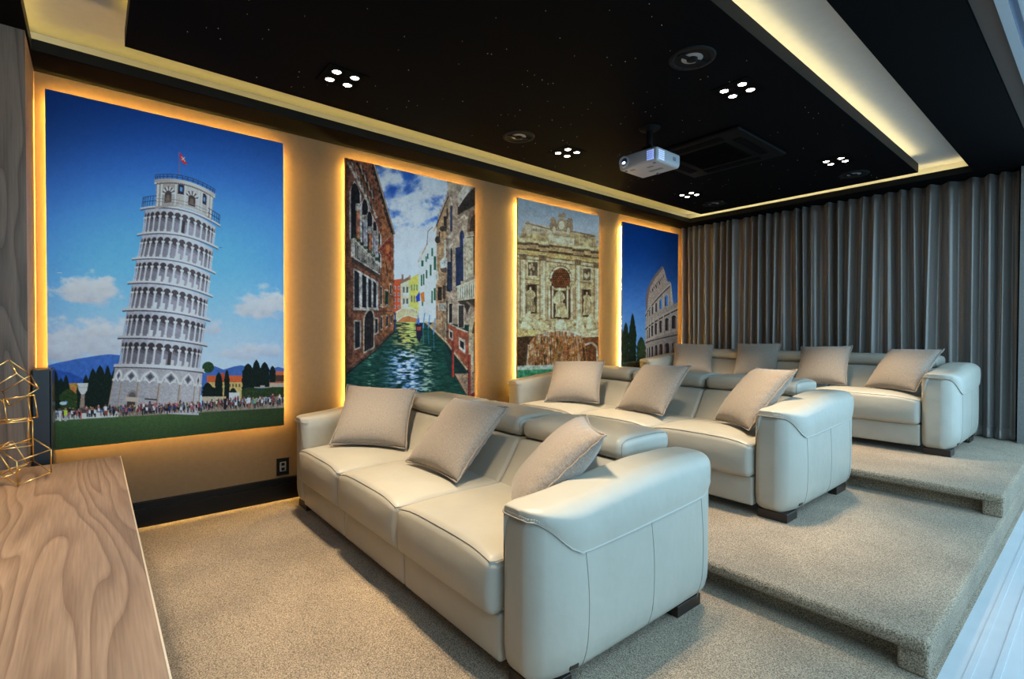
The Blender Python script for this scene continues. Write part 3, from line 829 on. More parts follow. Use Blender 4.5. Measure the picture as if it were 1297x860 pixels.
def vnoise(X, Y, seed):
    xi = np.floor(X).astype(np.int64); yi = np.floor(Y).astype(np.int64); xf = X - xi; yf = Y - yi
    def h(a, b):
        n = (a * 374761393 + b * 668265263 + seed * 974634777) & 0x7fffffff
        n = ((n ^ (n >> 13)) * 1274126177) & 0x7fffffff
        return ((n ^ (n >> 16)) & 0xffff) / 65535.0
    u = xf * xf * (3 - 2 * xf); v = yf * yf * (3 - 2 * yf)
    return (h(xi, yi) * (1 - u) + h(xi + 1, yi) * u) * (1 - v) + (h(xi, yi + 1) * (1 - u) + h(xi + 1, yi + 1) * u) * v
def fbm(X, Y, seed, octv=4):
    s = 0; a = .5; t_ = 0
    for o in range(octv):
        s = s + a * vnoise(X * 2 ** o, Y * 2 ** o, seed + o * 7); t_ += a; a *= .5
    return s / t_

class Canvas:
    """u,v = measured coordinates of the motif; mapped onto the flat sheet (y,z) of one panel"""
    def __init__(s, y0, y1, res):
        s.y0, s.w, s.h = y0, y1 - y0, PZ1 - PZ0
        s.gx, s.gy = res; s.W, s.H = res[0] * 2, res[1] * 2
        s.img = np.zeros((s.H, s.W, 3)); s.f = (0, 0, 1)
        yy = y0 + (np.arange(s.W) + .5) / s.W * s.w; zz_ = PZ1 - (np.arange(s.H) + .5) / s.H * s.h
        Yg, Zg = np.meshgrid(yy, zz_)
        q = np.stack([np.full_like(Yg, PX) - CAM[0], Yg - CAM[1], Zg - CAM[2]], -1); dd = q @ c_fw
        s.U = 648.5 + FPX * (q @ c_r) / dd; s.V = 430 - FPX * (q @ c_up) / dd
    def z(s, ox=0, oy=0, k=1): s.f = (ox, oy, k); return s
    def px(s, pts):
        p = np.asarray(pts, float); return np.stack([p[:, 0] / s.f[2] + s.f[0], p[:, 1] / s.f[2] + s.f[1]], 1)
    def cv(s, pts):
        p = s.px(pts)
        D = c_fw[None] + ((p[:, 0] - 648.5) / FPX)[:, None] * c_r[None] - ((p[:, 1] - 430) / FPX)[:, None] * c_up[None]
        t_ = (PX - CAM[0]) / D[:, 0]
        return np.stack([(CAM[1] + t_ * D[:, 1] - s.y0) / s.w * s.W, (PZ1 - CAM[2] - t_ * D[:, 2]) / s.h * s.H], 1)
    def region(s, pts):
        P = s.cv(pts)
        x0, y0 = np.floor(P.min(0)).astype(int) - 1; x1, y1 = np.ceil(P.max(0)).astype(int) + 1
        x0, y0 = max(x0, 0), max(y0, 0); x1, y1 = min(x1, s.W), min(y1, s.H)
        if x0 >= x1 or y0 >= y1: return None
        X = np.arange(x0, x1) + .5; Y = (np.arange(y0, y1) + .5)[:, None]
        ins = np.zeros((y1 - y0, x1 - x0), bool); n = len(P)
        for i in range(n):
            (ax, ay), (bx, by) = P[i], P[(i + 1) % n]
            if ay == by: continue
            c = (ay > Y) != (by > Y)
            ins ^= c & (X < (bx - ax) * (Y - ay) / (by - ay) + ax)
        return slice(y0, y1), slice(x0, x1), ins
    def poly(s, pts, color, a=1.0, tex=0, ts=.6, seed=1):
        g = s.region(pts)
        if g is None: return
        sy, sx, m = g
        c = np.asarray(color, float)
        blk = s.img[sy, sx]
        fill = np.broadcast_to(c, blk.shape).copy()
        if tex: fill *= (1 + tex * (fbm(s.U[sy, sx] * ts, s.V[sy, sx] * ts, seed, 3) - .5) * 2)[..., None]
        blk[m] = blk[m] * (1 - a) + fill[m] * a
    def rect(s, x0, y0, x1, y1, color, **k): s.poly([(x0, y0), (x1, y0), (x1, y1), (x0, y1)], color, **k)
    def line(s, pts, w, color, **k):
        p = np.asarray(pts, float)
        for a, b in zip(p[:-1], p[1:]):
            d = b - a; L = np.hypot(*d)
            if L == 0: continue
            n = np.array([-d[1], d[0]]) / L * w / 2
            s.poly([a + n, b + n, b - n, a - n], color, **k)
    def ell(s, cx, cy, rx, ry, color, a0=0, a1=360, n=28, **k):
        t_ = np.radians(np.linspace(a0, a1, n)); s.poly(np.stack([cx + rx * np.cos(t_), cy + ry * np.sin(t_)], 1), color, **k)
    def arch(s, x0, x1, y0, y1, color, rise=None, dy=0, **k):
        """round-headed opening; dy = drop of the right side against the left (perspective)"""
        r = (x1 - x0) / 2; rise = r if rise is None else rise
        t_ = np.linspace(math.pi, 2 * math.pi, 14)
        top = [((x0 + x1) / 2 + r * math.cos(q), y0 + rise + rise * math.sin(q) + dy * (1 + math.cos(q)) / 2) for q in t_]
        s.poly(top + [(x1, y1 + dy), (x0, y1)], color, **k)
    def field(s, mask, color, a=1.0):
        m = (mask * a)[..., None]; s.img[:] = s.img * (1 - m) + np.asarray(color, float) * m

def paint_tower(c):
    U, V = c.U, c.V
    t_ = np.clip((V - 110) / 370, 0, 1)
    top, mid, low = np.array([20, 56, 122.]), np.array([84, 146, 226.]), np.array([150, 178, 218.])
    k = smoothstep(0, .62, t_)[..., None]; k2 = smoothstep(.55, 1, t_)[..., None]
    c.img[:] = (top * (1 - k) + mid * k) * (1 - k2) + low * k2
    r = np.hypot((U - 215) / 190, (V - 370) / 260)
    c.img *= (1.12 - .40 * smoothstep(.35, 1.5, r))[..., None]
    f = fbm(U / 26, V / 15, 3, 5); f2 = fbm(U / 9, V / 6, 9, 4)
    def cloud(cx, cy, rx, ry, col_, amt=1., base=.0):
        e = 1.15 - np.hypot((U - cx) / rx, (V - cy) / np.where(V > cy, ry * .7, ry)) + (f - .5) * 1.3 + (f2 - .5) * .5
        m = smoothstep(.15, .65, e)
        shade = 1.0 - .24 * smoothstep(-ry, ry, V - cy) + .16 * (f2 - .5)
        c.img[:] = c.img * (1 - m[..., None] * amt) + np.asarray(col_, float) * np.clip(shade, 0, 1.1)[..., None] * m[..., None] * amt
    cloud(104, 372, 60, 29, (226, 230, 238), .95); cloud(92, 366, 26, 14, (236, 238, 244), .8); cloud(130, 362, 24, 12, (244, 246, 250), .8)
    cloud(98, 432, 84, 34, (206, 213, 226), .9); cloud(128, 420, 36, 12, (222, 226, 234), .7); cloud(75, 448, 40, 16, (196, 205, 222), .8)
    cloud(333, 388, 40, 22, (222, 228, 238), .92); cloud(347, 380, 18, 10, (238, 241, 246), .8)
    cloud(272, 416, 18, 16, (205, 215, 232), .75); cloud(306, 448, 40, 15, (196, 205, 222), .7); cloud(342, 446, 22, 12, (190, 200, 220), .7); cloud(318, 442, 12, 7, (205, 212, 226), .6)
    # hills
    c.poly([(50, 468), (57, 463.5), (75, 459), (100, 454), (125, 450), (139, 448.5), (155, 450), (170, 452), (170, 500), (50, 500)], (56, 92, 158), tex=.12, ts=.3)
    c.poly([(50, 472), (70, 468), (90, 472), (110, 482), (130, 490), (130, 500), (50, 500)], (38, 72, 142), tex=.15, ts=.3)
    c.poly([(250, 478), (262, 470), (272, 463.5), (283, 468), (296, 464), (305, 462.5), (318, 465), (340, 468), (352, 464.5), (365, 468), (365, 500), (250, 500)], (58, 88, 146), tex=.12, ts=.3)
    # buildings and trees behind the square
    c.rect(262, 475.5, 308, 484.5, (186, 82, 48), tex=.2, ts=1.2); c.rect(262, 484, 308, 506, (176, 150, 98), tex=.15)
    for x in range(290, 306, 4): c.rect(x, 486, x + 2, 490, (80, 66, 50))
    c.poly([(280, 472), (284, 472), (284, 484), (280, 484)], (150, 66, 44)); c.rect(347, 470, 366, 475, (150, 84, 60)); c.rect(347, 475, 366, 486, (60, 46, 36))
    c.rect(321, 484, 366, 491, (150, 142, 130)); c.rect(321, 483, 366, 485, (140, 80, 58))
    c.rect(88, 485, 100, 515, (150, 116, 60), tex=.4, ts=1); c.rect(91, 490, 95, 503, (186, 96, 58))
    def cyp(x0, x1, top, bot, col_=(27, 42, 30), sd=1):
        w_ = (x1 - x0) / 2; cx = (x0 + x1) / 2; rr = random.Random(sd * 31 + int(x0)); L_, R_ = [], []
        for q in np.linspace(0, 1, 14):
            hw = w_ * min(1, (q * 3.2) ** .6) * rr.uniform(.82, 1.08); y = top + (bot - top) * q
            L_.append((cx - hw, y)); R_.append((cx + hw, y))
        c.poly(L_ + R_[::-1], col_, tex=.45, ts=.9, seed=sd + 3)
    for a in ((60, 75, 465), (72, 83, 478), (80, 88, 474), (84, 90, 485), (97, 104, 484), (104, 114, 474), (112, 124, 466), (120, 134, 462), (131, 142, 462), (139, 152, 466), (60, 70, 484), (106, 150, 482), (66, 86, 488)):
        cyp(a[0], a[1], a[2], 520, (20, 30, 24), a[0] % 7)
    cyp(76, 98, 492, 522, (40, 56, 28), 5)
    for a in ((256, 270, 484, 505), (272, 282, 471, 506), (283.5, 291, 467.5, 508), (306, 322, 460, 494), (319, 330, 455, 490), (329, 341, 458, 488), (341, 349, 463, 484), (264, 276, 490, 508), (290, 300, 491, 505), (335, 341, 470, 490)):
        cyp(*a, (17, 25, 21), int(a[0]) % 5)
    c.ell(263.5, 465, 7.5, 7, (36, 56, 32), tex=.4, ts=.9)
    c.poly([(306, 493), (314, 490.5), (330, 492), (345, 490), (366, 490), (366, 504), (306, 505)], (36, 50, 30), tex=.4, ts=.9)
    c.rect(332, 503, 366, 511, (168, 166, 160), tex=.1); c.rect(256, 502, 282, 509, (160, 150, 132), tex=.15); c.rect(290, 497, 303, 506, (190, 190, 192), tex=.15)
    for x in (340, 348, 356): c.rect(x, 504.5, x + 2.5, 509, (150, 120, 60))
    gl = lambda u: 531.5 - (u - 68) * .055
    c.poly([(45, 524), (260, 512), (370, 505), (370, 522), (45, 536)], (120, 112, 104), tex=.3, ts=.7)
    c.poly([(45, 526), (150, 521), (150, 528), (45, 536)], (186, 184, 182), tex=.15, ts=.8)
    m = smoothstep(0, 1.5, V - gl(U)); gtex = 1 + .34 * (fbm(U * .9, V * 2.4, 21, 3) - .5) * 2 * .7
    gcol = np.array([56, 76, 46.]) * (gtex * (1.0 - .34 * smoothstep(180, 358, U)) * (1.08 - .25 * smoothstep(525, 560, V)))[..., None]
    c.img[:] = c.img * (1 - m[..., None]) + gcol * m[..., None]
    # column standing on the square
    c.poly([(98.5, 485), (112, 485), (110.5, 494), (107.5, 499), (103, 499), (100, 494)], (196, 192, 184), tex=.15); c.rect(99, 490, 111, 491, (160, 155, 148))
    c.poly([(103, 499), (107.6, 499), (107.3, 524), (100.5, 524)], (134, 116, 104), tex=.15)
    # the leaning tower
    LV = [(196.8, 258.0, 268.4, 272.8, 8.5), (178, 264.4, 279, 285.8, 11), (174, 297, 276, 313.8, 9.5), (167.4, 327.7, 272.7, 345.4, 8), (162, 357.7, 269.2, 374.9, 7),
          (155.4, 392, 266.4, 405.2, 5.2), (149.4, 426.6, 262.6, 436.8, 3.6), (144.4, 462.7, 258.2, 469.3, 2.2), (136.6, 516.6, 251, 525.4, -1.5)]
    def pt(A, B, sx, q):
        def on(Lv): return np.array([Lv[0] + (Lv[2] - Lv[0]) * (sx + 1) / 2, Lv[1] + (Lv[3] - Lv[1]) * (sx + 1) / 2 - Lv[4] * (1 - sx * sx)])
        return on(A) * (1 - q) + on(B) * q
    SS = np.linspace(-1, 1, 25)
    def band(A, B, q0, q1, col_, s0=-1, s1=1, **kw):
        S = SS[(SS > s0) & (SS < s1)]; S = np.concatenate([[s0], S, [s1]])
        c.poly([pt(A, B, q, q0) for q in S] + [pt(A, B, q, q1) for q in S[::-1]], col_, **kw)
    def shade(s_): return .76 + .36 * math.exp(-((s_ - .30) / .62) ** 2)
    bright = [.92, 1.0, 1.02, 1.03, .98, .92, .86]
    for i in range(1, 7):
        A, B = LV[i], LV[i + 1]; br = bright[i]
        e = .055 + .0
        A2 = (A[0] + 6, A[1], A[2] - 6, A[3], A[4]); B2 = (B[0] + 6, B[1], B[2] - 6, B[3], B[4])
        n = 24
        for j in range(n):       # wall behind the loggia
            s0, s1 = -1 + 2 * j / n, -1 + 2 * (j + 1) / n; sh = shade((s0 + s1) / 2) * br
            band(A2, B2, .10, 1.0, np.array([128, 128, 140]) * sh, s0, s1 + .01, tex=.12, ts=1.0)
        for sgn in (-1, 1): band(A2, B2, .36, .92, (112, 156, 214), sgn * .965 - .022, sgn * .965 + .022)
        th = np.radians(np.arange(-84, 85, 12) + (6 if i % 2 else 0) * 0 + 3)
        for a0, a1 in zip(th[:-1], th[1:]):
            s0, s1 = math.sin(a0), math.sin(a1); mdl = (s0 + s1) / 2; sh = shade(mdl) * br
            # arch with its soffit in shade
            P = [pt(A2, B2, s0 + (s1 - s0) * .5 * (1 - math.cos(q)), .36 - .17 * math.sin(q)) for q in np.linspace(0, math.pi, 9)]
            c.poly(P + [pt(A2, B2, s1, .52), pt(A2, B2, s0, .40)], np.array([64, 60, 64]) * sh, a=.95)
            c.poly([pt(A2, B2, s0, .40), pt(A2, B2, s1, .47), pt(A2, B2, s1, .62), pt(A2, B2, s0, .50)], np.array([92, 90, 98]) * sh, a=.6)
        # spandrel band above the arches
        for a0, a1 in zip(th[:-1], th[1:]):
            s0, s1 = math.sin(a0), math.sin(a1); sh = shade((s0 + s1) / 2) * br
            top_ = [pt(A2, B2, s0 + (s1 - s0) * q, .06) for q in np.linspace(0, 1, 5)]
            P = [pt(A2, B2, s0 + (s1 - s0) * .5 * (1 - math.cos(q)), .34 - .165 * math.sin(q)) for q in np.linspace(0, math.pi, 9)]
            c.poly(top_ + P[::-1], np.array([196, 200, 214]) * sh, tex=.12)
            Pi = [pt(A2, B2, s0 + (s1 - s0) * .5 * (1 - .86 * math.cos(q)), .36 - .14 * math.sin(q)) for q in np.linspace(0, math.pi, 9)]
            c.line(P, .7, np.array([176, 174, 180]) * sh)
        for a0 in th:
            s0 = math.sin(a0); sh = shade(s0) * br; wc = .012 + .016 * math.cos(a0)
            band(A2, B2, .40, .93, np.array([232, 232, 238]) * sh, s0 - wc, s0 + wc)
            band(A2, B2, .40, .93, np.array([172, 172, 182]) * sh, s0 - wc, s0 - wc * .45)
            band(A2, B2, .335, .41, np.array([236, 236, 240]) * sh, s0 - wc * 1.7, s0 + wc * 1.7)
            band(A2, B2, .885, .97, np.array([226, 226, 232]) * sh, s0 - wc * 1.5, s0 + wc * 1.5)
        rr = random.Random(i)
        if i > 1:
            for a0 in th[5:11]:
                if rr.random() < .75:
                    s0 = math.sin(a0 + .05); band(A2, B2, .74, .96, np.array([226, 226, 232]) * br, s0 - .025, s0 + .05)
        if i in (1, 6): s0 = .12 if i == 1 else .22; band(A2, B2, .45, .93, (62, 58, 60), s0 - .03, s0 + .06)
    for i in range(1, 8):      # cornices
        A = LV[i]; B = LV[i + 1] if i < 8 else LV[8]; br = bright[min(i, 6)]
        for j in range(24):
            s0, s1 = -1 + 2 * j / 24, -1 + 2 * (j + 1) / 24; sh = shade((s0 + s1) / 2) * br
            band(A, B, -.035, .035, np.array([238, 238, 242]) * sh, s0, s1 + .004)
            band(A, B, .035, .085, np.array([92, 92, 104]) * sh, s0, s1 + .004)
    # ground storey: blind arches, lozenges, half columns
    A, B = LV[7], LV[8]; A = (A[0] + 2, A[1], A[2] - 2, A[3], A[4])
    for j in range(24):
        s0, s1 = -1 + 2 * j / 24, -1 + 2 * (j + 1) / 24; sh = .78 + .2 * (s0 + 1) / 2
        band(A, B, .06, 1, np.array([168, 168, 174]) * sh, s0, s1 + .01, tex=.16, ts=.7)
    for q in (.2, .5, .62, .74, .86): band(A, B, q, q + .012, (160, 158, 160), a=.7)
    ct = np.radians(np.array([-80, -52, -24, 4, 32, 60, 82])); ss = np.sin(ct)
    for s0, s1 in zip(ss[:-1], ss[1:]):
        for rr_, cc in ((1., (160, 158, 160)), (.86, (208, 206, 206)), (.72, (150, 148, 152)), (.6, (190, 190, 192))):
            P = [pt(A, B, (s0 + s1) / 2 - (s1 - s0) / 2 * rr_ * math.cos(q), .33 - .245 * rr_ * math.sin(q)) for q in np.linspace(0, math.pi, 11)]
            c.poly(P, cc)
        cx_ = (s0 + s1) / 2; hw = (s1 - s0) * .24
        for g_, cc in ((1.35, (214, 212, 210)), (1., (120, 118, 124)), (.62, (70, 70, 80))):
            c.poly([pt(A, B, cx_, .235 - .11 * g_), pt(A, B, cx_ + hw * g_, .235), pt(A, B, cx_, .235 + .11 * g_), pt(A, B, cx_ - hw * g_, .235)], cc)
    for s0 in ss:
        w_ = .045 * math.sqrt(max(.2, 1 - s0 * s0)) + .008
        band(A, B, .35, .97, (150, 138, 126), s0 - w_ * .5, s0 + w_ * .5, tex=.12); band(A, B, .35, .97, (106, 98, 92), s0 - w_ * .5, s0 - w_ * .15)
        band(A, B, .305, .36, (206, 202, 196), s0 - w_ * .95, s0 + w_ * .95)
    band(A, B, .70, .80, (168, 152, 140), -.66, -.36); band(A, B, .80, .99, (58, 50, 48), -.60, -.42)
    P = [pt(A, B, -.51 - .12 * math.cos(q), .70 - .16 * math.sin(q)) for q in np.linspace(0, math.pi, 9)]; c.poly(P, (120, 112, 108))
    P = [pt(A, B, -.51 - .08 * math.cos(q), .70 - .11 * math.sin(q)) for q in np.linspace(0, math.pi, 9)]; c.poly(P, (80, 78, 80))
    band(A, B, .70, .735, (70, 62, 60), -.22, .06)
    # belfry
    T0 = (195.8, 229.5, 272.5, 247.5, 8); T1 = LV[0]
    T0b = (T0[0] + 2.5, T0[1], T0[2] - 2.5, T0[3], T0[4])
    for j in range(24):
        s0, s1 = -1 + 2 * j / 24, -1 + 2 * (j + 1) / 24; sh = shade((s0 + s1) / 2) * .92
        band(T0b, T1, 0, 1.25, np.array([196, 190, 184]) * sh, s0, s1 + .01, tex=.22, ts=1.4)
    for q in np.arange(.3, 1.1, .1): band(T0b, T1, q, q + .03, (150, 144, 140), a=.45)
    for s0, w_, h0, dk in ((-.56, .24, .42, 1), (-.12, .11, .12, 0), (.28, .25, .45, 1), (.70, .08, .2, 0)):
        if dk:
            for k_ in range(11):
                q = math.pi * k_ / 11; q2 = q + math.pi / 11
                c.poly([pt(T0b, T1, s0 - w_ * math.cos(q), h0 + .22 - .34 * math.sin(q)), pt(T0b, T1, s0 - w_ * math.cos(q2), h0 + .22 - .34 * math.sin(q2)), pt(T0b, T1, s0 - w_ * .5 * math.cos(q2), h0 + .24 - .17 * math.sin(q2)), pt(T0b, T1, s0 - w_ * .5 * math.cos(q), h0 + .24 - .17 * math.sin(q))], (90, 86, 88) if k_ % 2 else (226, 222, 218))
            P = [pt(T0b, T1, s0 - w_ * .5 * math.cos(q), h0 + .24 - .16 * math.sin(q)) for q in np.linspace(0, math.pi, 9)]
            c.poly(P + [pt(T0b, T1, s0 + w_ * .5, 1.05), pt(T0b, T1, s0 - w_ * .5, 1.05)], (66, 60, 62)); c.poly([pt(T0b, T1, s0 - w_ * .2, .7), pt(T0b, T1, s0 + w_ * .2, .7), pt(T0b, T1, s0 + w_ * .3, .98), pt(T0b, T1, s0 - w_ * .3, .98)], (104, 92, 80))
        else:
            P = [pt(T0b, T1, s0 - w_ * math.cos(q), h0 + .12 - .14 * math.sin(q)) for q in np.linspace(0, math.pi, 9)]
            c.poly(P + [pt(T0b, T1, s0 + w_, h0 + .5), pt(T0b, T1, s0 - w_, h0 + .5)], (44, 46, 58)); band(T0b, T1, h0 + .16, h0 + .36, (96, 140, 205), s0 - w_ * .3, s0 + w_ * .45)
    for s0 in (-.93, -.80, -.30, .04, .52, .62, .84, .95): band(T0b, T1, .12, 1.15, (226, 222, 218), s0 - .026, s0 + .026)
    for j in range(24):
        s0, s1 = -1 + 2 * j / 24, -1 + 2 * (j + 1) / 24; sh = shade((s0 + s1) / 2)
        band(T0, T1, -.06, .10, np.array([190, 184, 178]) * sh, s0, s1 + .004); band(T0, T1, .10, .17, np.array([92, 86, 86]) * sh, s0, s1 + .004)
    for k_ in range(46):
        s0 = math.sin(math.radians(-86 + k_ * 3.8)); band(T0, T1, .07, .14, (206, 200, 194), s0 - .008, s0 + .008)
    for (A, B, q0, q1) in ((T0, T1, -.26, -.06), (LV[1], LV[2], -.42, -.04)):     # railings
        for q in (q0, (q0 + q1) / 2): c.line([pt(A, B, x, q) for x in np.linspace(-.97, .97, 40) if not (A is LV[1] and abs(x) < .66)][:40] if A is T0 else [pt(A, B, x, q) for x in np.linspace(-.97, -.62, 10)], .75, (42, 48, 66))
        if A is not T0:
            for q in (q0, (q0 + q1) / 2): c.line([pt(A, B, x, q) for x in np.linspace(.66, .97, 10)], .75, (42, 48, 66))
        for a in range(-75, 76, 10 if A is T0 else 6):
            x = math.sin(math.radians(a))
            if A is T0 or abs(x) > .64: c.line([pt(A, B, x, q0), pt(A, B, x, q1)], .7, (42, 48, 66))
    c.line([pt(LV[1], LV[2], x, -.30) for x in np.linspace(-.62, .66, 24)], .6, (110, 106, 108)); c.line([pt(LV[1], LV[2], x, -.18) for x in np.linspace(-.62, .66, 24)], .6, (110, 106, 108))
    c.line([(226.8, 193), (227.2, 222)], .7, (150, 90, 90)); c.poly([(227.8, 193), (231, 197), (237.5, 208.5), (233.5, 208), (229, 203.5)], (196, 42, 40)); c.line([(230, 198.5), (234.5, 205)], .9, (240, 220, 215)); c.line([(229.8, 203), (234.2, 199.6)], .9, (240, 220, 215))
    c.line([(73, 345.3), (79, 345.8)], .7, (230, 235, 240)); c.line([(278, 313.5), (281, 313.8)], .7, (60, 60, 70))
    # visitors
    rr = random.Random(4); cl = [(120, 46, 48), (180, 180, 186), (36, 48, 96), (24, 24, 28), (70, 96, 130), (150, 84, 104), (50, 76, 54), (110, 70, 52), (84, 84, 90), (200, 200, 204), (44, 38, 46), (96, 48, 56), (30, 30, 36), (58, 54, 60)]
    def person(x, y, h, torso, legs):
        w_ = h * .27
        c.poly([(x - w_ * .36, y - h * .45), (x + w_ * .36, y - h * .45), (x + w_ * .3, y), (x - w_ * .3, y)], legs)
        c.poly([(x - w_ * .5, y - h * .82), (x + w_ * .5, y - h * .82), (x + w_ * .42, y - h * .42), (x - w_ * .42, y - h * .42)], torso)
        c.ell(x, y - h * .91, h * .085, h * .095, rr.choice([(150, 110, 90), (90, 66, 52), (60, 44, 38), (180, 140, 115)]), n=10)
    for row in range(3):
        x = 56.0
        while x < 360:
            y = gl(x) - 4.5 + row * 2.0 + rr.uniform(-1, 1) - (2 if x > 255 else 0)
            if rr.random() < .84: person(x, y, rr.uniform(8.5, 12) * (.95 if x < 255 else .88), rr.choice(cl), rr.choice([(28, 29, 38), (52, 45, 44), (112, 90, 76), (36, 36, 44)]))
            x += rr.uniform(2.3, 4.4)
    person(83.5, gl(83) + 2.5, 17, (176, 206, 60), (150, 150, 152)); person(76.5, gl(77) + 2, 16, (206, 206, 212), (200, 200, 205)); person(315, gl(315) - .5, 17, (206, 208, 214), (120, 84, 70)); person(322.5, gl(322) - .5, 15, (104, 140, 104), (60, 60, 66)); person(285, gl(285) - 1, 17, (32, 32, 38), (26, 26, 30)); person(190, gl(190) - 1, 16, (70, 70, 80), (50, 40, 40)); person(134, gl(134) - 2, 14, (222, 222, 230), (120, 60, 50))
    c.line([(83, 508), (86, 509.5)], 2, (90, 130, 200)); c.ell(80.5, 510.5, 4.5, 2.2, (196, 200, 220))
    for x in (103, 106): c.rect(x, 523, x + 3.6, 530, (206, 200, 190))
    c.rect(122, 522, 127, 529, (206, 200, 190)); c.rect(102.3, 521, 103.8, 531, (190, 60, 50))

def paint_canal(c):
    U, V = c.U, c.V
    f = fbm(U / 34 + V / 60, V / 30, 5, 5); f2 = fbm(U / 12, V / 10, 8, 4)
    sky = np.array([40, 84, 168.]); m = smoothstep(.40, .60, f * .75 + f2 * .25 + .22 * smoothstep(240, 350, V))
    c.img[:] = sky * (1 - m[..., None]) + (np.array([214, 224, 236.]) * (.86 + .22 * f2)[..., None]) * m[..., None]
    c.img *= (.84 + .2 * smoothstep(200, 330, V))[..., None]
    # water
    wm = smoothstep(0, 1, V - 404)
    rip = fbm(U / 5.5, V / 1.25, 14, 4); r2 = fbm(U / 9, V / 4, 17, 3)
    wat = np.array([24, 56, 48.]) * (.55 + .9 * rip)[..., None]
    def refl(mask, col_): nonlocal wat; mm = np.clip(mask, 0, 1)[..., None]; wat = wat * (1 - mm) + np.asarray(col_, float) * (.75 + .55 * rip)[..., None] * mm
    refl(smoothstep(.44, .6, rip) * np.exp(-((U - 511) / 11) ** 2) * smoothstep(460, 420, V) * 1.1, (186, 150, 84))
    refl(smoothstep(.40, .55, rip + .1 * r2) * np.exp(-((U - 521) / 9) ** 2) * smoothstep(470, 430, V), (176, 172, 90))
    refl(smoothstep(.38, .56, rip) * np.exp(-((U - (513 + (V - 450) * .10)) / 19) ** 2) * smoothstep(430, 462, V) * 1.2, (84, 122, 176))
    refl(smoothstep(.55, .68, rip) * np.exp(-((U - 514) / 16) ** 2) * smoothstep(436, 456, V), (214, 226, 238))
    refl(smoothstep(.52, .66, rip) * np.exp(-((U - 540) / 9) ** 2) * smoothstep(430, 450, V) * .8, (142, 158, 132))
    refl(smoothstep(.6, .7, rip) * np.exp(-((U - 470) / 6) ** 2) * smoothstep(440, 460, V) * .7, (110, 150, 120))
    c.img[:] = c.img * (1 - wm[..., None]) + wat * wm[..., None]
    # far houses and bridge
    c.z(435, 340, 5.375)
    c.poly([(330, 80), (395, 70), (395, 300), (330, 320)], (206, 76, 46), tex=.15)
    for x in (342, 370):
        for y in (120, 165, 205, 250): c.rect(x, y, x + 12, y + 22, (206, 200, 196)); c.rect(x + 2, y + 2, x + 10, y + 20, (80, 84, 92))
    c.poly([(388, 95), (452, 60), (455, 290), (392, 290)], (208, 186, 152), tex=.12); c.poly([(384, 90), (455, 50), (455, 75), (386, 108)], (120, 92, 70))
    for x in (404, 428):
        for y in (125, 205): c.rect(x, y, x + 13, y + 40, (74, 84, 88))
    c.rect(408, 165, 448, 182, (222, 214, 200)); c.rect(412, 240, 440, 262, (216, 204, 186))
    c.poly([(448, 70), (520, 30), (520, 330), (452, 300)], (230, 192, 88), tex=.1)
    for x in (460, 478, 495): c.rect(x, 110, x + 10, y - 98 if False else 150, (96, 120, 92)); c.rect(x, 185, x + 10, 230, (88, 96, 90))
    c.rect(395, 40, 410, 90, (120, 96, 80)); c.rect(446, 45, 458, 78, (150, 120, 96)); c.rect(430, 62, 438, 80, (110, 84, 66))
    c.poly([(355, 330), (360, 300), (400, 275), (450, 270), (520, 300), (520, 345), (480, 330), (440, 318), (400, 330), (365, 360)], (206, 176, 132), tex=.15)
    c.poly([(365, 365), (400, 334), (440, 322), (480, 332), (520, 350), (520, 365)], (176, 104, 60)); c.line([(355, 300), (400, 272), (450, 266), (520, 292)], 7, (232, 214, 184)); c.line([(362, 362), (400, 332), (440, 319), (500, 338)], 5, (236, 220, 190))
    for k_ in range(12): c.line([(365 + k_ * 12, 298 - 20 * math.sin(k_ / 11 * 2.4)), (365 + k_ * 12, 318 - 20 * math.sin(k_ / 11 * 2.4))], 2.5, (150, 120, 90))
    # left palace
    c.z()
    c.poly([(430, 198), (471.5, 206), (480, 230), (498.5, 296), (499, 417), (430, 480)], (148, 84, 56), tex=.34, ts=1.5, seed=3)
    brick = (np.sin(V * 3.0 + U * .9) > .3) & (fbm(U * .6, V * .6, 2, 2) > .42)
    g = c.region([(430, 198), (471.5, 206), (498.5, 296), (499, 417), (430, 480)]); sy, sx, mm = g
    bl = c.img[sy, sx]; bl[mm & brick[sy, sx]] *= .80
    c.poly([(484, 246), (498.5, 296), (499, 417), (484, 430)], (196, 112, 56), a=.62, tex=.3, ts=1.2)
    c.poly([(430, 198), (441, 200), (441, 470), (430, 480)], (90, 48, 34), a=.5)
    c.poly([(441, 200), (476, 285), (477, 300), (441, 226)], (122, 72, 56), a=.5)
    c.line([(471.5, 204), (498.5, 297)], 4.5, (64, 50, 44)); c.line([(473.5, 206), (499.5, 296)], 1.2, (150, 126, 104))
    for k_ in range(26):
        q = k_ / 25; c.ell(471.5 + 27 * q - 2, 207 + 90 * q, 1.0, 1.6, (126, 102, 84) if k_ % 2 else (48, 36, 32), n=8)
    c.z(435, 195, 5.548)
    c.line([(35, 60), (120, 230), (235, 450)], 16, (176, 166, 150), tex=.3); c.line([(60, 60), (150, 250), (215, 420)], 8, (70, 54, 46)); c.line([(95, 60), (215, 330)], 14, (40, 40, 28), tex=.5)
    for k_ in range(7): c.line([(60 + k_ * 24, 55 + k_ * 48), (76 + k_ * 22, 110 + k_ * 48)], 7, (160, 150, 140))
    for k_ in range(4): c.line([(120 + k_ * 26, 70 + k_ * 62), (136 + k_ * 24, 150 + k_ * 56)], 9, (138, 126, 116)); c.line([(134 + k_ * 26, 76 + k_ * 62), (146 + k_ * 24, 140 + k_ * 56)], 7, (40, 34, 34))
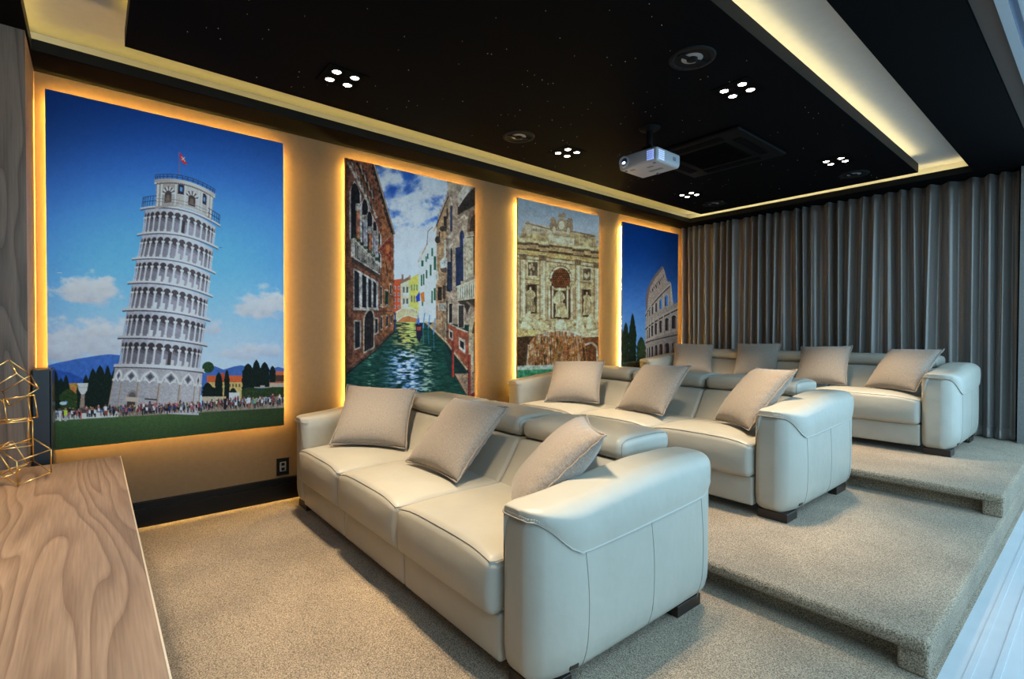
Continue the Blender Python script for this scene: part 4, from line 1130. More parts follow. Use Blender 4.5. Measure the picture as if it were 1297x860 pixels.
    for x0, x1, y0, y1 in ((50, 122, 195, 600), (128, 178, 310, 650), (166, 208, 396, 700), (206, 238, 468, 750), (244, 262, 550, 640), (244, 262, 690, 800)):
        w_ = x1 - x0
        P = lambda e: [(x0 - e, y1), (x0 - e, y0 + w_ * .9), (x0 + w_ * .2, y0 + w_ * .35), (x0 + w_ * .42, y0 - e * 1.6), (x0 + w_ * .72, y0 + w_ * .5), (x1 + e, y0 + w_ * 1.25), (x1 + e, y1)]
        c.poly(P(5), (206, 200, 194), tex=.2); c.poly(P(-4), (34, 30, 34))
    for x, y0, y1, cc in ((104, 400, 640, (190, 112, 76)), (152, 480, 680, (176, 176, 190)), (190, 560, 700, (180, 104, 70)), (222, 590, 730, (176, 178, 190))):
        c.rect(x - 13, y0, x + 13, y1, cc); c.rect(x - 13, y0, x - 6, y1, np.array(cc) * .7); c.rect(x - 17, y0 - 46, x + 17, y0, (170, 160, 148), tex=.5, ts=2); c.rect(x - 15, y0 - 50, x + 15, y0 - 42, (206, 200, 190))
    c.poly([(55, 595), (82, 590), (258, 765), (258, 860), (84, 740), (55, 722)], (178, 172, 158), tex=.2); c.line([(80, 604), (258, 778)], 7, (222, 218, 206)); c.line([(80, 735), (258, 852)], 8, (206, 200, 186))
    for k_ in range(18): q = k_ / 17; c.line([(88 + 166 * q, 640 + 150 * q), (88 + 166 * q, 726 + 112 * q)], 4.5, (70, 62, 56))
    c.poly([(60, 725), (258, 850), (258, 880), (90, 780), (60, 760)], (76, 56, 46)); c.rect(56, 596, 80, 722, (214, 208, 192))
    for k_ in range(7): c.ell(80 + k_ * 26, 578 + k_ * 27, 14, 12, (62, 84, 44), tex=.4, ts=2)
    c.poly([(262, 660), (332, 578), (338, 800), (318, 740), (296, 712)], (172, 62, 42), tex=.35, ts=1.2); c.poly([(285, 655), (325, 620), (325, 720), (300, 690)], (214, 120, 50), a=.7); c.line([(200, 720), (345, 560)], 2.5, (190, 180, 170))
    c.line([(300, 760), (310, 860)], 6, (60, 40, 36)); c.line([(285, 395), (350, 570)], 9, (60, 46, 42))
    c.z(435, 340, 5.375)
    c.poly([(70, -5), (238, 92), (238, 285), (70, 285)], (206, 200, 192)); 
    for x0, x1, t0 in ((76, 108, 12), (128, 158, 40), (170, 192, 66), (204, 224, 84)): c.poly([(x0, t0), (x1, t0 + 18), (x1, 268), (x0, 264)], (38, 38, 44)); c.line([(x0 + 4, t0 + 20), (x0 + 4, 260)], 2, (70, 70, 76))
    c.line([(66, 276), (240, 280)], 10, (222, 216, 204)); c.line([(66, 290), (330, 292)], 5, (90, 60, 48)); 
    c.arch(136, 212, 292, 580, (196, 180, 156), rise=70, dy=-36); c.arch(144, 205, 306, 566, (42, 34, 34), rise=62, dy=-34)
    for x in (160, 176, 190): c.line([(x, 340), (x, 545)], 2, (74, 60, 54))
    for x0, x1, y0, y1, d_ in ((72, 122, 350, 556, -14), (213, 238, 332, 452, -12), (252, 268, 318, 424, -8), (290, 306, 314, 404, -6), (320, 331, 310, 382, -4), (250, 266, 116, 250, 4), (284, 306, 142, 250, 4), (316, 328, 100, 180, 3)):
        c.poly([(x0, y0), (x1, y0 + 4), (x1, y1 + d_), (x0, y1)], (196, 182, 162)); e = (x1 - x0) * .17
        c.poly([(x0 + e, y0 + 12), (x1 - e, y0 + 14), (x1 - e, y1 + d_ - 10), (x0 + e, y1 - 10)], (36, 38, 44))
    c.rect(284, 150, 292, 246, (36, 84, 60)); c.rect(300, 152, 307, 246, (36, 84, 60))
    c.line([(246, 256), (272, 262)], 8, (206, 196, 180)); c.line([(282, 258), (312, 258)], 8, (206, 196, 180))
    c.line([(-30, 742), (210, 552), (350, 414)], 16, (96, 66, 52), tex=.4); c.line([(-30, 760), (210, 568), (352, 424)], 9, (34, 34, 30)); c.line([(352, 300), (352, 420)], 9, (50, 50, 88))
    # right bank
    c.z(520, 220, 5.733)
    c.poly([(58, 640), (120, 520), (186, 380), (200, 380), (200, 1080), (60, 1080)], (222, 216, 206), tex=.1); c.line([(54, 645), (190, 372)], 9, (176, 140, 108))
    c.rect(64, 565, 82, 640, (206, 196, 184)); c.poly([(118, 500), (128, 420), (165, 385), (168, 430), (130, 505)], (206, 206, 206)); c.line([(118, 520), (126, 420), (160, 388)], 5, (96, 86, 80))
    for x0, y0, w_, h_ in ((78, 630, 16, 44), (108, 600, 10, 40), (120, 580, 10, 40), (74, 735, 12, 80), (90, 728, 10, 80), (140, 660, 12, 80), (150, 540, 14, 60), (168, 600, 18, 100), (110, 700, 12, 60), (150, 850, 12, 90), (168, 830, 14, 90), (80, 880, 12, 80)):
        c.rect(x0, y0, x0 + w_, y0 + h_, (34, 90, 62)); c.rect(x0 + w_ * .4, y0 + 3, x0 + w_ * .6, y0 + h_ - 3, (60, 70, 70))
    c.poly([(190, 372), (240, 230), (278, 150), (300, 150), (300, 1090), (192, 1090)], (186, 140, 96), tex=.16); c.line([(186, 382), (280, 150)], 10, (84, 66, 54)); 
    for k_ in range(6): c.rect(196 + k_ * 14, 290 - k_ * 34, 206 + k_ * 14, 330 - k_ * 34, (150, 130, 110))
    c.poly([(278, 190), (268, 60), (300, 55), (345, 70), (480, 100), (480, 1100), (274, 1090)], (168, 142, 118), tex=.13); c.line([(262, 60), (300, 62)], 10, (70, 60, 52))
    for a in ((288, 232, 302, 420, (50, 64, 96)), (250, 310, 262, 420, (60, 50, 46)), (240, 310, 252, 380, (40, 36, 36)), (205, 420, 214, 500, (48, 42, 40)), (245, 480, 258, 610, (214, 206, 190)), (262, 250, 270, 330, (60, 50, 44))): c.rect(a[0], a[1], a[2], a[3], a[4])
    c.ell(235, 400, 26, 20, (60, 56, 44), tex=.5, ts=1.6); c.ell(196, 480, 20, 26, (64, 56, 46), tex=.5, ts=1.6)
    c.poly([(210, 640), (240, 608), (264, 610), (264, 690), (228, 700)], (214, 208, 194), tex=.15); c.poly([(212, 690), (262, 680), (258, 720), (226, 716)], (88, 70, 58))
    c.poly([(164, 720), (196, 698), (206, 770), (170, 782)], (206, 198, 182), tex=.15)
    c.line([(290, 170), (300, 230)], 10, (214, 196, 170)); c.line([(270, 470), (304, 430)], 16, (206, 190, 168)); c.poly([(268, 640), (292, 640), (292, 860), (262, 850)], (36, 44, 66)); c.arch(290, 302, 540, 850, (40, 44, 58), rise=22)
    for k_ in range(16): c.line([(265, 660 + k_ * 12), (291, 662 + k_ * 12)], 2, (60, 70, 100))
    c.line([(272, 550), (308, 505)], 12, (196, 176, 150)); c.line([(276, 490), (276, 640)], 9, (150, 140, 128))
    # right: balcony, arch, pilaster
    c.poly([(340, 250), (352, 215), (470, 90), (480, 90), (480, 235), (390, 290), (340, 300)], (58, 48, 40), tex=.3); c.line([(345, 165), (400, 80)], 14, (206, 190, 164)); c.line([(345, 240), (440, 95)], 8, (214, 200, 176))
    for k_ in range(10): q = k_ / 9; c.line([(350 + 70 * q, 235 - 110 * q), (350 + 70 * q, 160 - 70 * q)], 6, (196, 182, 160))
    c.poly([(330, 330), (360, 290), (470, 230), (480, 245), (400, 300), (330, 360)], (150, 124, 98)); c.line([(332, 350), (390, 300), (405, 330)], 12, (206, 184, 150))
    c.arch(412, 500, 265, 740, (126, 96, 70), rise=120); c.arch(428, 500, 300, 740, (72, 52, 40), rise=110)
    c.poly([(334, 440), (388, 350), (392, 780), (336, 840)], (186, 160, 130)); c.arch(356, 388, 410, 780, (44, 52, 82), rise=44); c.rect(372, 440, 380, 520, (60, 80, 170), a=.7)
    c.poly([(326, 540), (362, 530), (362, 830), (328, 850)], (34, 44, 74)); 
    for k_ in range(24): c.line([(329, 548 + k_ * 12), (360, 542 + k_ * 12)], 2.2, (58, 72, 112))
    c.poly([(398, 470), (454, 460), (456, 740), (400, 770)], (206, 182, 146), tex=.12); c.line([(402, 440), (456, 432)], 26, (190, 160, 124), tex=.2); c.line([(394, 458), (458, 450)], 6, (226, 206, 174)); c.line([(386, 470), (386, 780)], 7, (206, 190, 160))
    c.rect(456, 470, 480, 740, (86, 62, 46))
    c.z(520, 360, 5.931)
    c.poly([(270, 300), (330, 315), (440, 370), (440, 640), (272, 450)], (168, 76, 48), tex=.3, ts=1.6)
    c.poly([(345, 20), (500, -35), (500, 105), (360, 128), (352, 100)], (206, 186, 146)); c.line([(340, 22), (500, -42)], 9, (226, 210, 176)); c.line([(352, 122), (500, 98)], 12, (214, 196, 158))
    for k_ in range(9): q = k_ / 8; c.line([(366 + 130 * q, 28 - 46 * q), (366 + 130 * q, 108 - 18 * q)], 8, (236, 222, 190)); c.line([(375 + 130 * q, 28 - 46 * q), (375 + 130 * q, 106 - 18 * q)], 4, (120, 98, 72))
    c.poly([(352, 126), (500, 106), (500, 190), (450, 160), (420, 225), (412, 180), (370, 150)], (66, 54, 42)); c.line([(420, 130), (490, 190)], 14, (126, 104, 78))
    for x0, y0, x1, y1, cc in ((288, 145, 312, 290, (44, 36, 36)), (360, 158, 398, 325, (56, 46, 44)), (196, 215, 204, 320, (60, 44, 40)), (216, 240, 224, 345, (60, 44, 40)), (235, 215, 244, 330, (90, 60, 46))):
        c.rect(x0 - 5, y0 - 6, x1 + 5, y1 + 4, (200, 180, 150)); c.rect(x0, y0, x1, y1, cc)
    for k_ in range(11): c.line([(362, 170 + k_ * 14), (396, 172 + k_ * 14)], 2, (84, 70, 64))
    c.poly([(286, 335), (318, 350), (318, 425), (288, 405)], (196, 180, 156)); c.poly([(294, 352), (312, 362), (312, 408), (294, 394)], (48, 40, 38)); c.poly([(360, 395), (410, 420), (410, 525), (362, 480)], (200, 186, 164)); c.poly([(370, 420), (400, 436), (400, 490), (372, 468)], (44, 38, 38))
    c.line([(272, 290), (430, 360)], 9, (176, 150, 122)); c.line([(340, 325), (410, 352)], 12, (196, 180, 150))
    c.arch(436, 520, 235, 670, (206, 180, 136), rise=120); c.arch(462, 540, 262, 670, (70, 54, 42), rise=110); c.rect(436, 370, 476, 420, (190, 164, 122)); c.line([(440, 400), (476, 400)], 6, (226, 206, 168)); c.rect(438, 420, 474, 660, (202, 178, 138), tex=.1)
    c.poly([(188, 0), (268, 0), (272, 200), (262, 420), (140, 320), (190, 250)], (176, 128, 86), a=.85, tex=.2); c.rect(205, 20, 235, 120, (48, 40, 34), tex=.4); c.rect(240, 10, 262, 110, (70, 54, 42), tex=.4)
    c.poly([(206, 145), (268, 140), (272, 200), (208, 196)], (214, 204, 180), tex=.1); 
    for k_ in range(5): c.rect(212 + k_ * 12, 150, 217 + k_ * 12, 192, (130, 112, 88))
    c.line([(262, 230), (262, 420)], 14, (196, 160, 110)); c.rect(268, 120, 276, 400, (100, 78, 62))
    c.line([(110, 280), (260, 425), (425, 640)], 14, (170, 146, 112), tex=.2); c.line([(110, 296), (262, 442), (430, 670)], 8, (52, 48, 38)); 
    c.poly([(262, 445), (425, 660), (330, 670), (300, 700), (240, 480)], (24, 46, 44), a=.75)
    for k_ in range(6): c.poly([(330 + k_ * 28, 672 - k_ * 1), (358 + k_ * 28, 671 - k_), (440 + k_ * 16, 835), (418 + k_ * 10, 835)], np.array([150, 122, 96]) * (1 - .06 * (k_ % 2)), tex=.3, ts=1.4)
    c.line([(328, 672), (424, 840)], 6, (70, 52, 44)); c.poly([(424, 835), (500, 800), (520, 900), (430, 900)], (110, 50, 40), tex=.2)
    for x0, x1, y0, y1 in ((308, 325, 420, 695), (430, 451, 525, 845)): c.rect(x0, y0, x1, y1, (150, 54, 44)); c.rect(x0, y0, x0 + 6, y1, (96, 34, 30)); c.rect(x0, y0, x1, y0 + 8, (186, 90, 76))
    for x, y0, y1 in ((52, 230, 300), (100, 215, 330), (138, 230, 330), (178, 255, 375)): c.line([(x + 6, y0), (x - 6, y1)], 8, (72, 128, 176)); c.line([(x - 6, y1), (x - 2, y1 + 120)], 5, (60, 110, 150), a=.55)
    c.poly([(40, 300), (60, 285), (86, 300), (88, 380), (66, 440), (44, 400)], (28, 30, 44)); c.poly([(46, 320), (80, 318), (76, 345), (50, 348)], (150, 60, 50)); c.rect(54, 262, 66, 300, (60, 90, 180)); c.ell(60, 258, 6, 8, (120, 90, 80))
    c.poly([(38, 95), (68, 55), (72, 125), (48, 132)], (38, 60, 150)); c.poly([(72, 70), (102, 55), (106, 128), (84, 135)], (232, 110, 44))
    c.z()
    # the print's own tonal range: palaces on both banks printed deeper, mottled plaster and brick
    def tone(pts, lo_, hi_, sd):
        g = c.region(pts); sy, sx, mm = g; n1 = fbm(U[sy, sx] * .35, V[sy, sx] * .25, sd, 4); n2 = fbm(U[sy, sx] * 1.6, V[sy, sx] * 1.2, sd + 9, 3)
        k = lo_ + (hi_ - lo_) * np.clip((n1 - .3) / .4, 0, 1) * .6 + (hi_ - lo_) * np.clip((n2 - .3) / .4, 0, 1) * .4
        blk = c.img[sy, sx]; grey = blk.mean(-1, keepdims=True); blk2 = (blk * .82 + grey * .18) * k[..., None]; blk[mm] = blk2[mm]
    tone([(430, 198), (471.5, 204), (499.5, 296), (500, 420), (430, 484)], .42, .98, 5)
    tone([(566, 232), (612, 238), (612, 505), (590, 500), (560, 425)], .66, 1.08, 6)
    tone([(552, 285), (568, 245), (568, 430), (552, 420)], .62, 1.08, 7)
    c.img[:] = c.img * (1 - .25 * smoothstep(455, 437, U) - .12 * smoothstep(590, 606, U))[..., None]

def paint_fountain(c):
    U, V = c.U, c.V
    t_ = smoothstep(245, 330, V)[..., None]
    c.img[:] = np.array([116, 130, 138.]) * (1 - t_) + np.array([178, 186, 192.]) * t_
    c.z(650, 245, 7.165)
    st, lt, dk, br = (196, 172, 138), (226, 206, 174), (104, 82, 60), (150, 122, 90)
    sl = lambda x: .118 * (x - 50)                     # courses fall to the right in perspective
    def course(y0, y1, col_, x0=30, x1=800, **k): c.poly([(x0, y0 + sl(x0)), (x1, y0 + sl(x1)), (x1, y1 + sl(x1)), (x0, y1 + sl(x0))], col_, **k)
    course(395, 1600, st, tex=.2, ts=.9)
    # attic with statues, inscription and coat of arms
    c.poly([(105, 270), (150, 270), (330, 300), (560, 345), (740, 380), (740, 545), (105, 440)], (178, 158, 128), tex=.28, ts=1.2)
    c.line([(110, 275), (150, 278), (325, 325), (570, 352), (740, 392)], 12, (120, 100, 78), tex=.3); c.line([(120, 262), (150, 265)], 14, (140, 120, 96))
    for x in range(168, 300, 13): c.rect(x, 305 + sl(x), x + 7, 328 + sl(x), (86, 70, 56))
    for x in range(606, 710, 13): c.rect(x, 305 + sl(x) + 8, x + 7, 326 + sl(x) + 8, (86, 70, 56))
    c.poly([(170, 360), (250, 372), (250, 436), (170, 424)], (196, 172, 132)); c.poly([(616, 440), (690, 452), (690, 512), (616, 500)], (196, 172, 132))
    c.poly([(322, 372), (560, 412), (558, 508), (320, 468)], (214, 200, 178), tex=.08)
    rr = random.Random(8)
    for k_ in range(4): c.line([(334, 396 + k_ * 18), (548, 430 + k_ * 18)], 1.6, (186, 170, 146))
    def figure(x, y, h, w_=None, col_=lt, dk_=(118, 96, 72), seed=1):
        rg = random.Random(seed); w_ = w_ or h * .3; col_ = np.array(col_, float)
        c.ell(x, y - h * .925, h * .042, h * .058, col_, n=12)
        L_, R_ = [], []
        for q, wl, wr in ((.87, .10, .12), (.82, .42, .36), (.74, .5, .42), (.62, .34, .40), (.50, .36, .32), (.36, .44, .42), (.18, .40, .52), (0, .48, .50)):
            L_.append((x - wl * w_ * rg.uniform(.85, 1.15), y - h * q)); R_.append((x + wr * w_ * rg.uniform(.85, 1.15), y - h * q))
        c.poly(L_ + R_[::-1], col_ * .86, tex=.35, ts=2.4, seed=seed)
        for k_ in range(9):
            q = rg.uniform(-.36, .36); y0_, y1_ = rg.uniform(.55, .8), rg.uniform(.0, .35); dark = rg.random() < .6
            c.line([(x + q * w_, y - h * y0_), (x + q * w_ * 1.2 + rg.uniform(-3, 3), y - h * (y0_ + y1_) / 2), (x + q * w_ * rg.uniform(.8, 1.5), y - h * y1_)], h * .028, np.array(dk_) if dark else col_ * 1.08, a=.7)
        c.line([(x + w_ * .38, y - h * .78), (x + w_ * .5, y - h * .62), (x + w_ * .2, y - h * .54)], h * .045, col_)
    for x, y, h in ((98, 405, 110), (282, 440, 118), (578, 480, 122), (730, 510, 120)): figure(x, y, h, h * .42, (186, 164, 130), seed=int(x))
    c.ell(440, 285, 46, 62, (150, 128, 98), tex=.4, ts=1.8); c.ell(438, 290, 26, 38, (206, 190, 158), tex=.2); c.poly([(405, 215), (420, 170), (440, 195), (455, 168), (475, 195), (480, 225)], (140, 118, 90), tex=.4, ts=2)
    for x, y in ((365, 300), (510, 310)):
        c.ell(x, y, 34, 52, (128, 106, 80), tex=.5, ts=1.8); c.ell(x - (12 if x < 440 else -14), y - 58, 16, 22, (118, 98, 76)); c.poly([(x - 34, y - 60), (x, y - 90), (x + 30, y - 40), (x, y - 10)], (136, 114, 88), tex=.5, ts=2)
    c.ell(372, 330, 14, 30, lt, a=.6); c.ell(500, 340, 14, 30, lt, a=.6)
    # entablature
    course(412, 432, (206, 184, 150)); course(432, 452, dk, tex=.3); course(452, 486, (176, 150, 116), tex=.2); course(486, 508, (84, 66, 50), tex=.3); course(508, 548, (188, 158, 110), tex=.4, ts=1.8); course(548, 560, (120, 96, 70)); course(560, 584, (206, 188, 160), tex=.1); course(584, 592, (110, 88, 66))
    for x0, x1 in ((30, 130), (236, 326), (540, 640), (704, 800)):
        y = sl(x0); c.poly([(x0, 424 + y), (x1, 424 + y + 8), (x1 - 4, 500 + y + 8), (x0 + 4, 500 + y)], (160, 136, 104), tex=.2); c.poly([(x0 - 4, 446 + y), (x1 + 4, 446 + y + 8), (x1 + 4, 466 + y + 8), (x0 - 4, 466 + y)], (84, 68, 52)); c.poly([(x0 - 6, 420 + y), (x1 + 6, 430 + y), (x1 + 6, 446 + y), (x0 - 6, 438 + y)], (206, 186, 154))
    # giant columns and pilasters
    for x0, x1, y0, bot in ((60, 118, 590, 1130), (236, 300, 600, 1130), (560, 612, 640, 1180), (728, 784, 665, 1190)):
        c.rect(x0, y0, x1, bot, (206, 186, 158), tex=.08); c.rect(x0, y0, x0 + (x1 - x0) * .22, bot, (150, 126, 98)); c.rect(x0 + (x1 - x0) * .55, y0, x0 + (x1 - x0) * .8, bot, (232, 216, 190)); c.rect(x1 - (x1 - x0) * .12, y0, x1, bot, (168, 144, 114))
        c.poly([(x0 - 6, y0 - 48), (x1 + 8, y0 - 44), (x1, y0 + 14), (x0, y0 + 12)], (116, 94, 70), tex=.5, ts=2); c.poly([(x0 - 8, y0 - 52), (x1 + 10, y0 - 46), (x1 + 10, y0 - 36), (x0 - 8, y0 - 42)], (196, 176, 146))
    # reliefs
    for x0, y0, x1, y1 in ((136, 625, 222, 748), (634, 682, 702, 790)):
        c.rect(x0 - 8, y0 - 8, x1 + 8, y1 + 8, (206, 188, 158)); c.rect(x0, y0, x1, y1, (92, 76, 62), tex=.4, ts=2)
        for k_ in range(6): c.ell(rr.uniform(x0 + 16, x1 - 16), rr.uniform(y0 + 20, y1 - 20), rr.uniform(8, 14), rr.uniform(14, 24), (180, 162, 136), a=.8, tex=.3, ts=2.5)
    course(766, 772, dk, 110, 240); course(772, 806, (190, 164, 124), 110, 240, tex=.3); course(806, 814, dk, 110, 240); course(734, 740, dk, 610, 712); course(740, 772, (190, 164, 124), 610, 712, tex=.3)
    # side niches with statues
    for x0, y0, x1, y1, fx, fb, fh in ((118, 828, 216, 1090, 158, 1075, 230), (622, 872, 704, 1120, 668, 1105, 215)):
        c.rect(x0, y0, x1, y1, (58, 42, 34)); c.rect(x0, y0, x0 + 14, y1, (110, 82, 60)); c.rect(x1 - 16, y0, x1, y1, (90, 66, 48)); figure(fx, fb, fh, fh * .36, (206, 188, 152), seed=int(fx) + 3)
    # central niche
    c.ell(430, 770, 118, 134, (206, 188, 160), a0=170, a1=370); c.ell(430, 772, 104, 120, (150, 124, 94), a0=170, a1=370); c.ell(430, 774, 96, 110, (224, 208, 182), a0=170, a1=370)
    for k_ in range(15):
        q = math.radians(180 + k_ * 12.8); c.line([(430 + 100 * math.cos(q), 772 + 116 * math.sin(q)), (430 + 114 * math.cos(q), 772 + 130 * math.sin(q))], 5, (120, 98, 74))
    c.rect(336, 772, 520, 1180, (84, 62, 46)); c.ell(433, 776, 84, 98, (112, 70, 42), tex=.2); 
    for i in range(8):
        for j in range(9): c.ell(360 + j * 18 + (9 if i % 2 else 0), 704 + i * 20, 6, 7, (62, 36, 24), n=8)
    c.ell(433, 860, 86, 22, (190, 164, 126), a0=0, a1=180); c.line([(348, 845), (400, 876), (470, 876), (520, 850)], 10, (206, 186, 150))
    c.rect(290, 800, 346, 842, (190, 168, 134), tex=.3); c.rect(512, 805, 572, 850, (196, 174, 138), tex=.3)
    for x0, x1 in ((312, 338), (346, 366), (480, 500), (516, 540)): c.rect(x0, 842, x1, 1130, (214, 196, 168)); c.rect(x0, 842, x0 + 7, 1130, (130, 106, 80))
    c.rect(540, 850, 560, 1150, (176, 152, 122)); c.rect(366, 900, 478, 1120, (70, 52, 40))
    figure(422, 1120, 270, 86, (226, 208, 172), seed=2); c.line([(385, 930), (372, 985), (410, 1000)], 22, (226, 208, 172)); c.poly([(395, 985), (470, 1000), (500, 1120), (440, 1130)], (200, 178, 140), tex=.3, ts=2)
    # rocks, horses, basin
    c.z(650, 355, 6.617)
    c.poly([(30, 310), (130, 330), (250, 330), (330, 320), (470, 330), (560, 320), (760, 330), (760, 480), (30, 460)], (186, 164, 130), tex=.35, ts=1.4)
    for k_ in range(70):
        x, y = rr.uniform(40, 740), rr.uniform(320, 440); c.ell(x, y, rr.uniform(8, 24), rr.uniform(7, 18), rr.choice([(226, 210, 180), (196, 172, 134), (150, 124, 92), (110, 88, 64), (236, 224, 200)]), a=.75, n=12, tex=.3, ts=2)
    c.poly([(60, 400), (90, 300), (130, 258), (150, 262), (150, 300), (170, 340), (160, 400), (90, 410)], (226, 206, 170), tex=.2); c.poly([(150, 300), (200, 340), (240, 330), (235, 400), (180, 410)], (220, 200, 164), tex=.25, ts=1.6)
    c.poly([(525, 430), (535, 310), (560, 275), (580, 290), (575, 340), (600, 400), (560, 440)], (226, 208, 176), tex=.2); c.poly([(610, 410), (620, 310), (650, 275), (672, 300), (668, 360), (690, 400)], (220, 202, 168), tex=.25, ts=1.6)
    c.poly([(350, 410), (360, 345), (400, 325), (440, 350), (450, 412)], (232, 216, 186), tex=.25, ts=2)
    c.poly([(30, 410), (200, 415), (230, 430), (180, 470), (30, 480)], (206, 176, 124), tex=.25); c.poly([(560, 450), (640, 440), (720, 400), (760, 410), (760, 480), (640, 490)], (220, 202, 170), tex=.25)
    c.poly([(20, 475), (180, 465), (170, 720), (20, 735)], (70, 50, 34), tex=.5, ts=.9); c.poly([(560, 480), (770, 470), (770, 740), (560, 720)], (104, 66, 40), tex=.5, ts=.9)
    c.poly([(110, 715), (140, 520), (200, 445), (300, 425), (400, 418), (480, 430), (560, 460), (600, 520), (620, 720)], (150, 96, 58), tex=.55, ts=.7, seed=6)
    g = c.region([(110, 715), (140, 520), (200, 445), (300, 425), (400, 418), (480, 430), (560, 460), (600, 520), (620, 720)]); sy, sx, mm = g
    fall = smoothstep(.52, .70, fbm(U * 1.1, V * .13, 31, 3)); blk = c.img[sy, sx]; a = (fall[sy, sx] * mm * .72)[..., None]; blk[:] = blk * (1 - a) + np.array([214, 206, 196]) * a
    gold = smoothstep(.55, .7, fbm(U * .16, V * .16, 41, 2)); a = (gold[sy, sx] * mm * .4)[..., None]; blk[:] = blk * (1 - a) + np.array([110, 96, 44]) * a
    dkf = smoothstep(.58, .72, fbm(U * .5, V * .1, 51, 3)); a = (dkf[sy, sx] * mm * .6)[..., None]; blk[:] = blk * (1 - a) + np.array([50, 36, 28]) * a
    for k_ in range(40):
        q = rr.random(); x = 210 + 380 * q; c.line([(x, 445 - 20 * math.sin(q * 3)), (x + rr.uniform(-6, 6), 470)], 2.5, (226, 228, 230), a=.7)
    c.line([(205, 448), (300, 428), (400, 420), (480, 432), (565, 462)], 7, (214, 212, 206), a=.8); c.line([(600, 540), (660, 520), (700, 560), (705, 680)], 16, (206, 210, 214), a=.7); c.line([(590, 560), (600, 690)], 20, (60, 44, 36), a=.7); c.line([(130, 540), (118, 710)], 12, (206, 206, 204), a=.6)
    c.poly([(20, 725), (760, 690), (760, 1200), (20, 1200)], (66, 150, 120), tex=.2, ts=.5); c.poly([(20, 718), (100, 712), (330, 708), (760, 690), (760, 715), (330, 742), (20, 752)], (214, 226, 222), a=.8, tex=.2)
    c.z(); warm_tone(c, 296, .70, 1.15, (1.0, .955, .86), 61)

def warm_tone(c, vmin, k0, k1, tint, seed):
    n = .6 * fbm(c.U * .30, c.V * .30, seed, 4) + .4 * fbm(c.U * 1.3, c.V * 1.3, seed + 5, 3)
    k = (k0 + (k1 - k0) * np.clip((n - .32) / .36, 0, 1))[..., None] * np.asarray(tint)
    m = smoothstep(vmin - 2, vmin + 2, c.V)[..., None]
    c.img[:] = c.img * (1 - m) + c.img * k * m

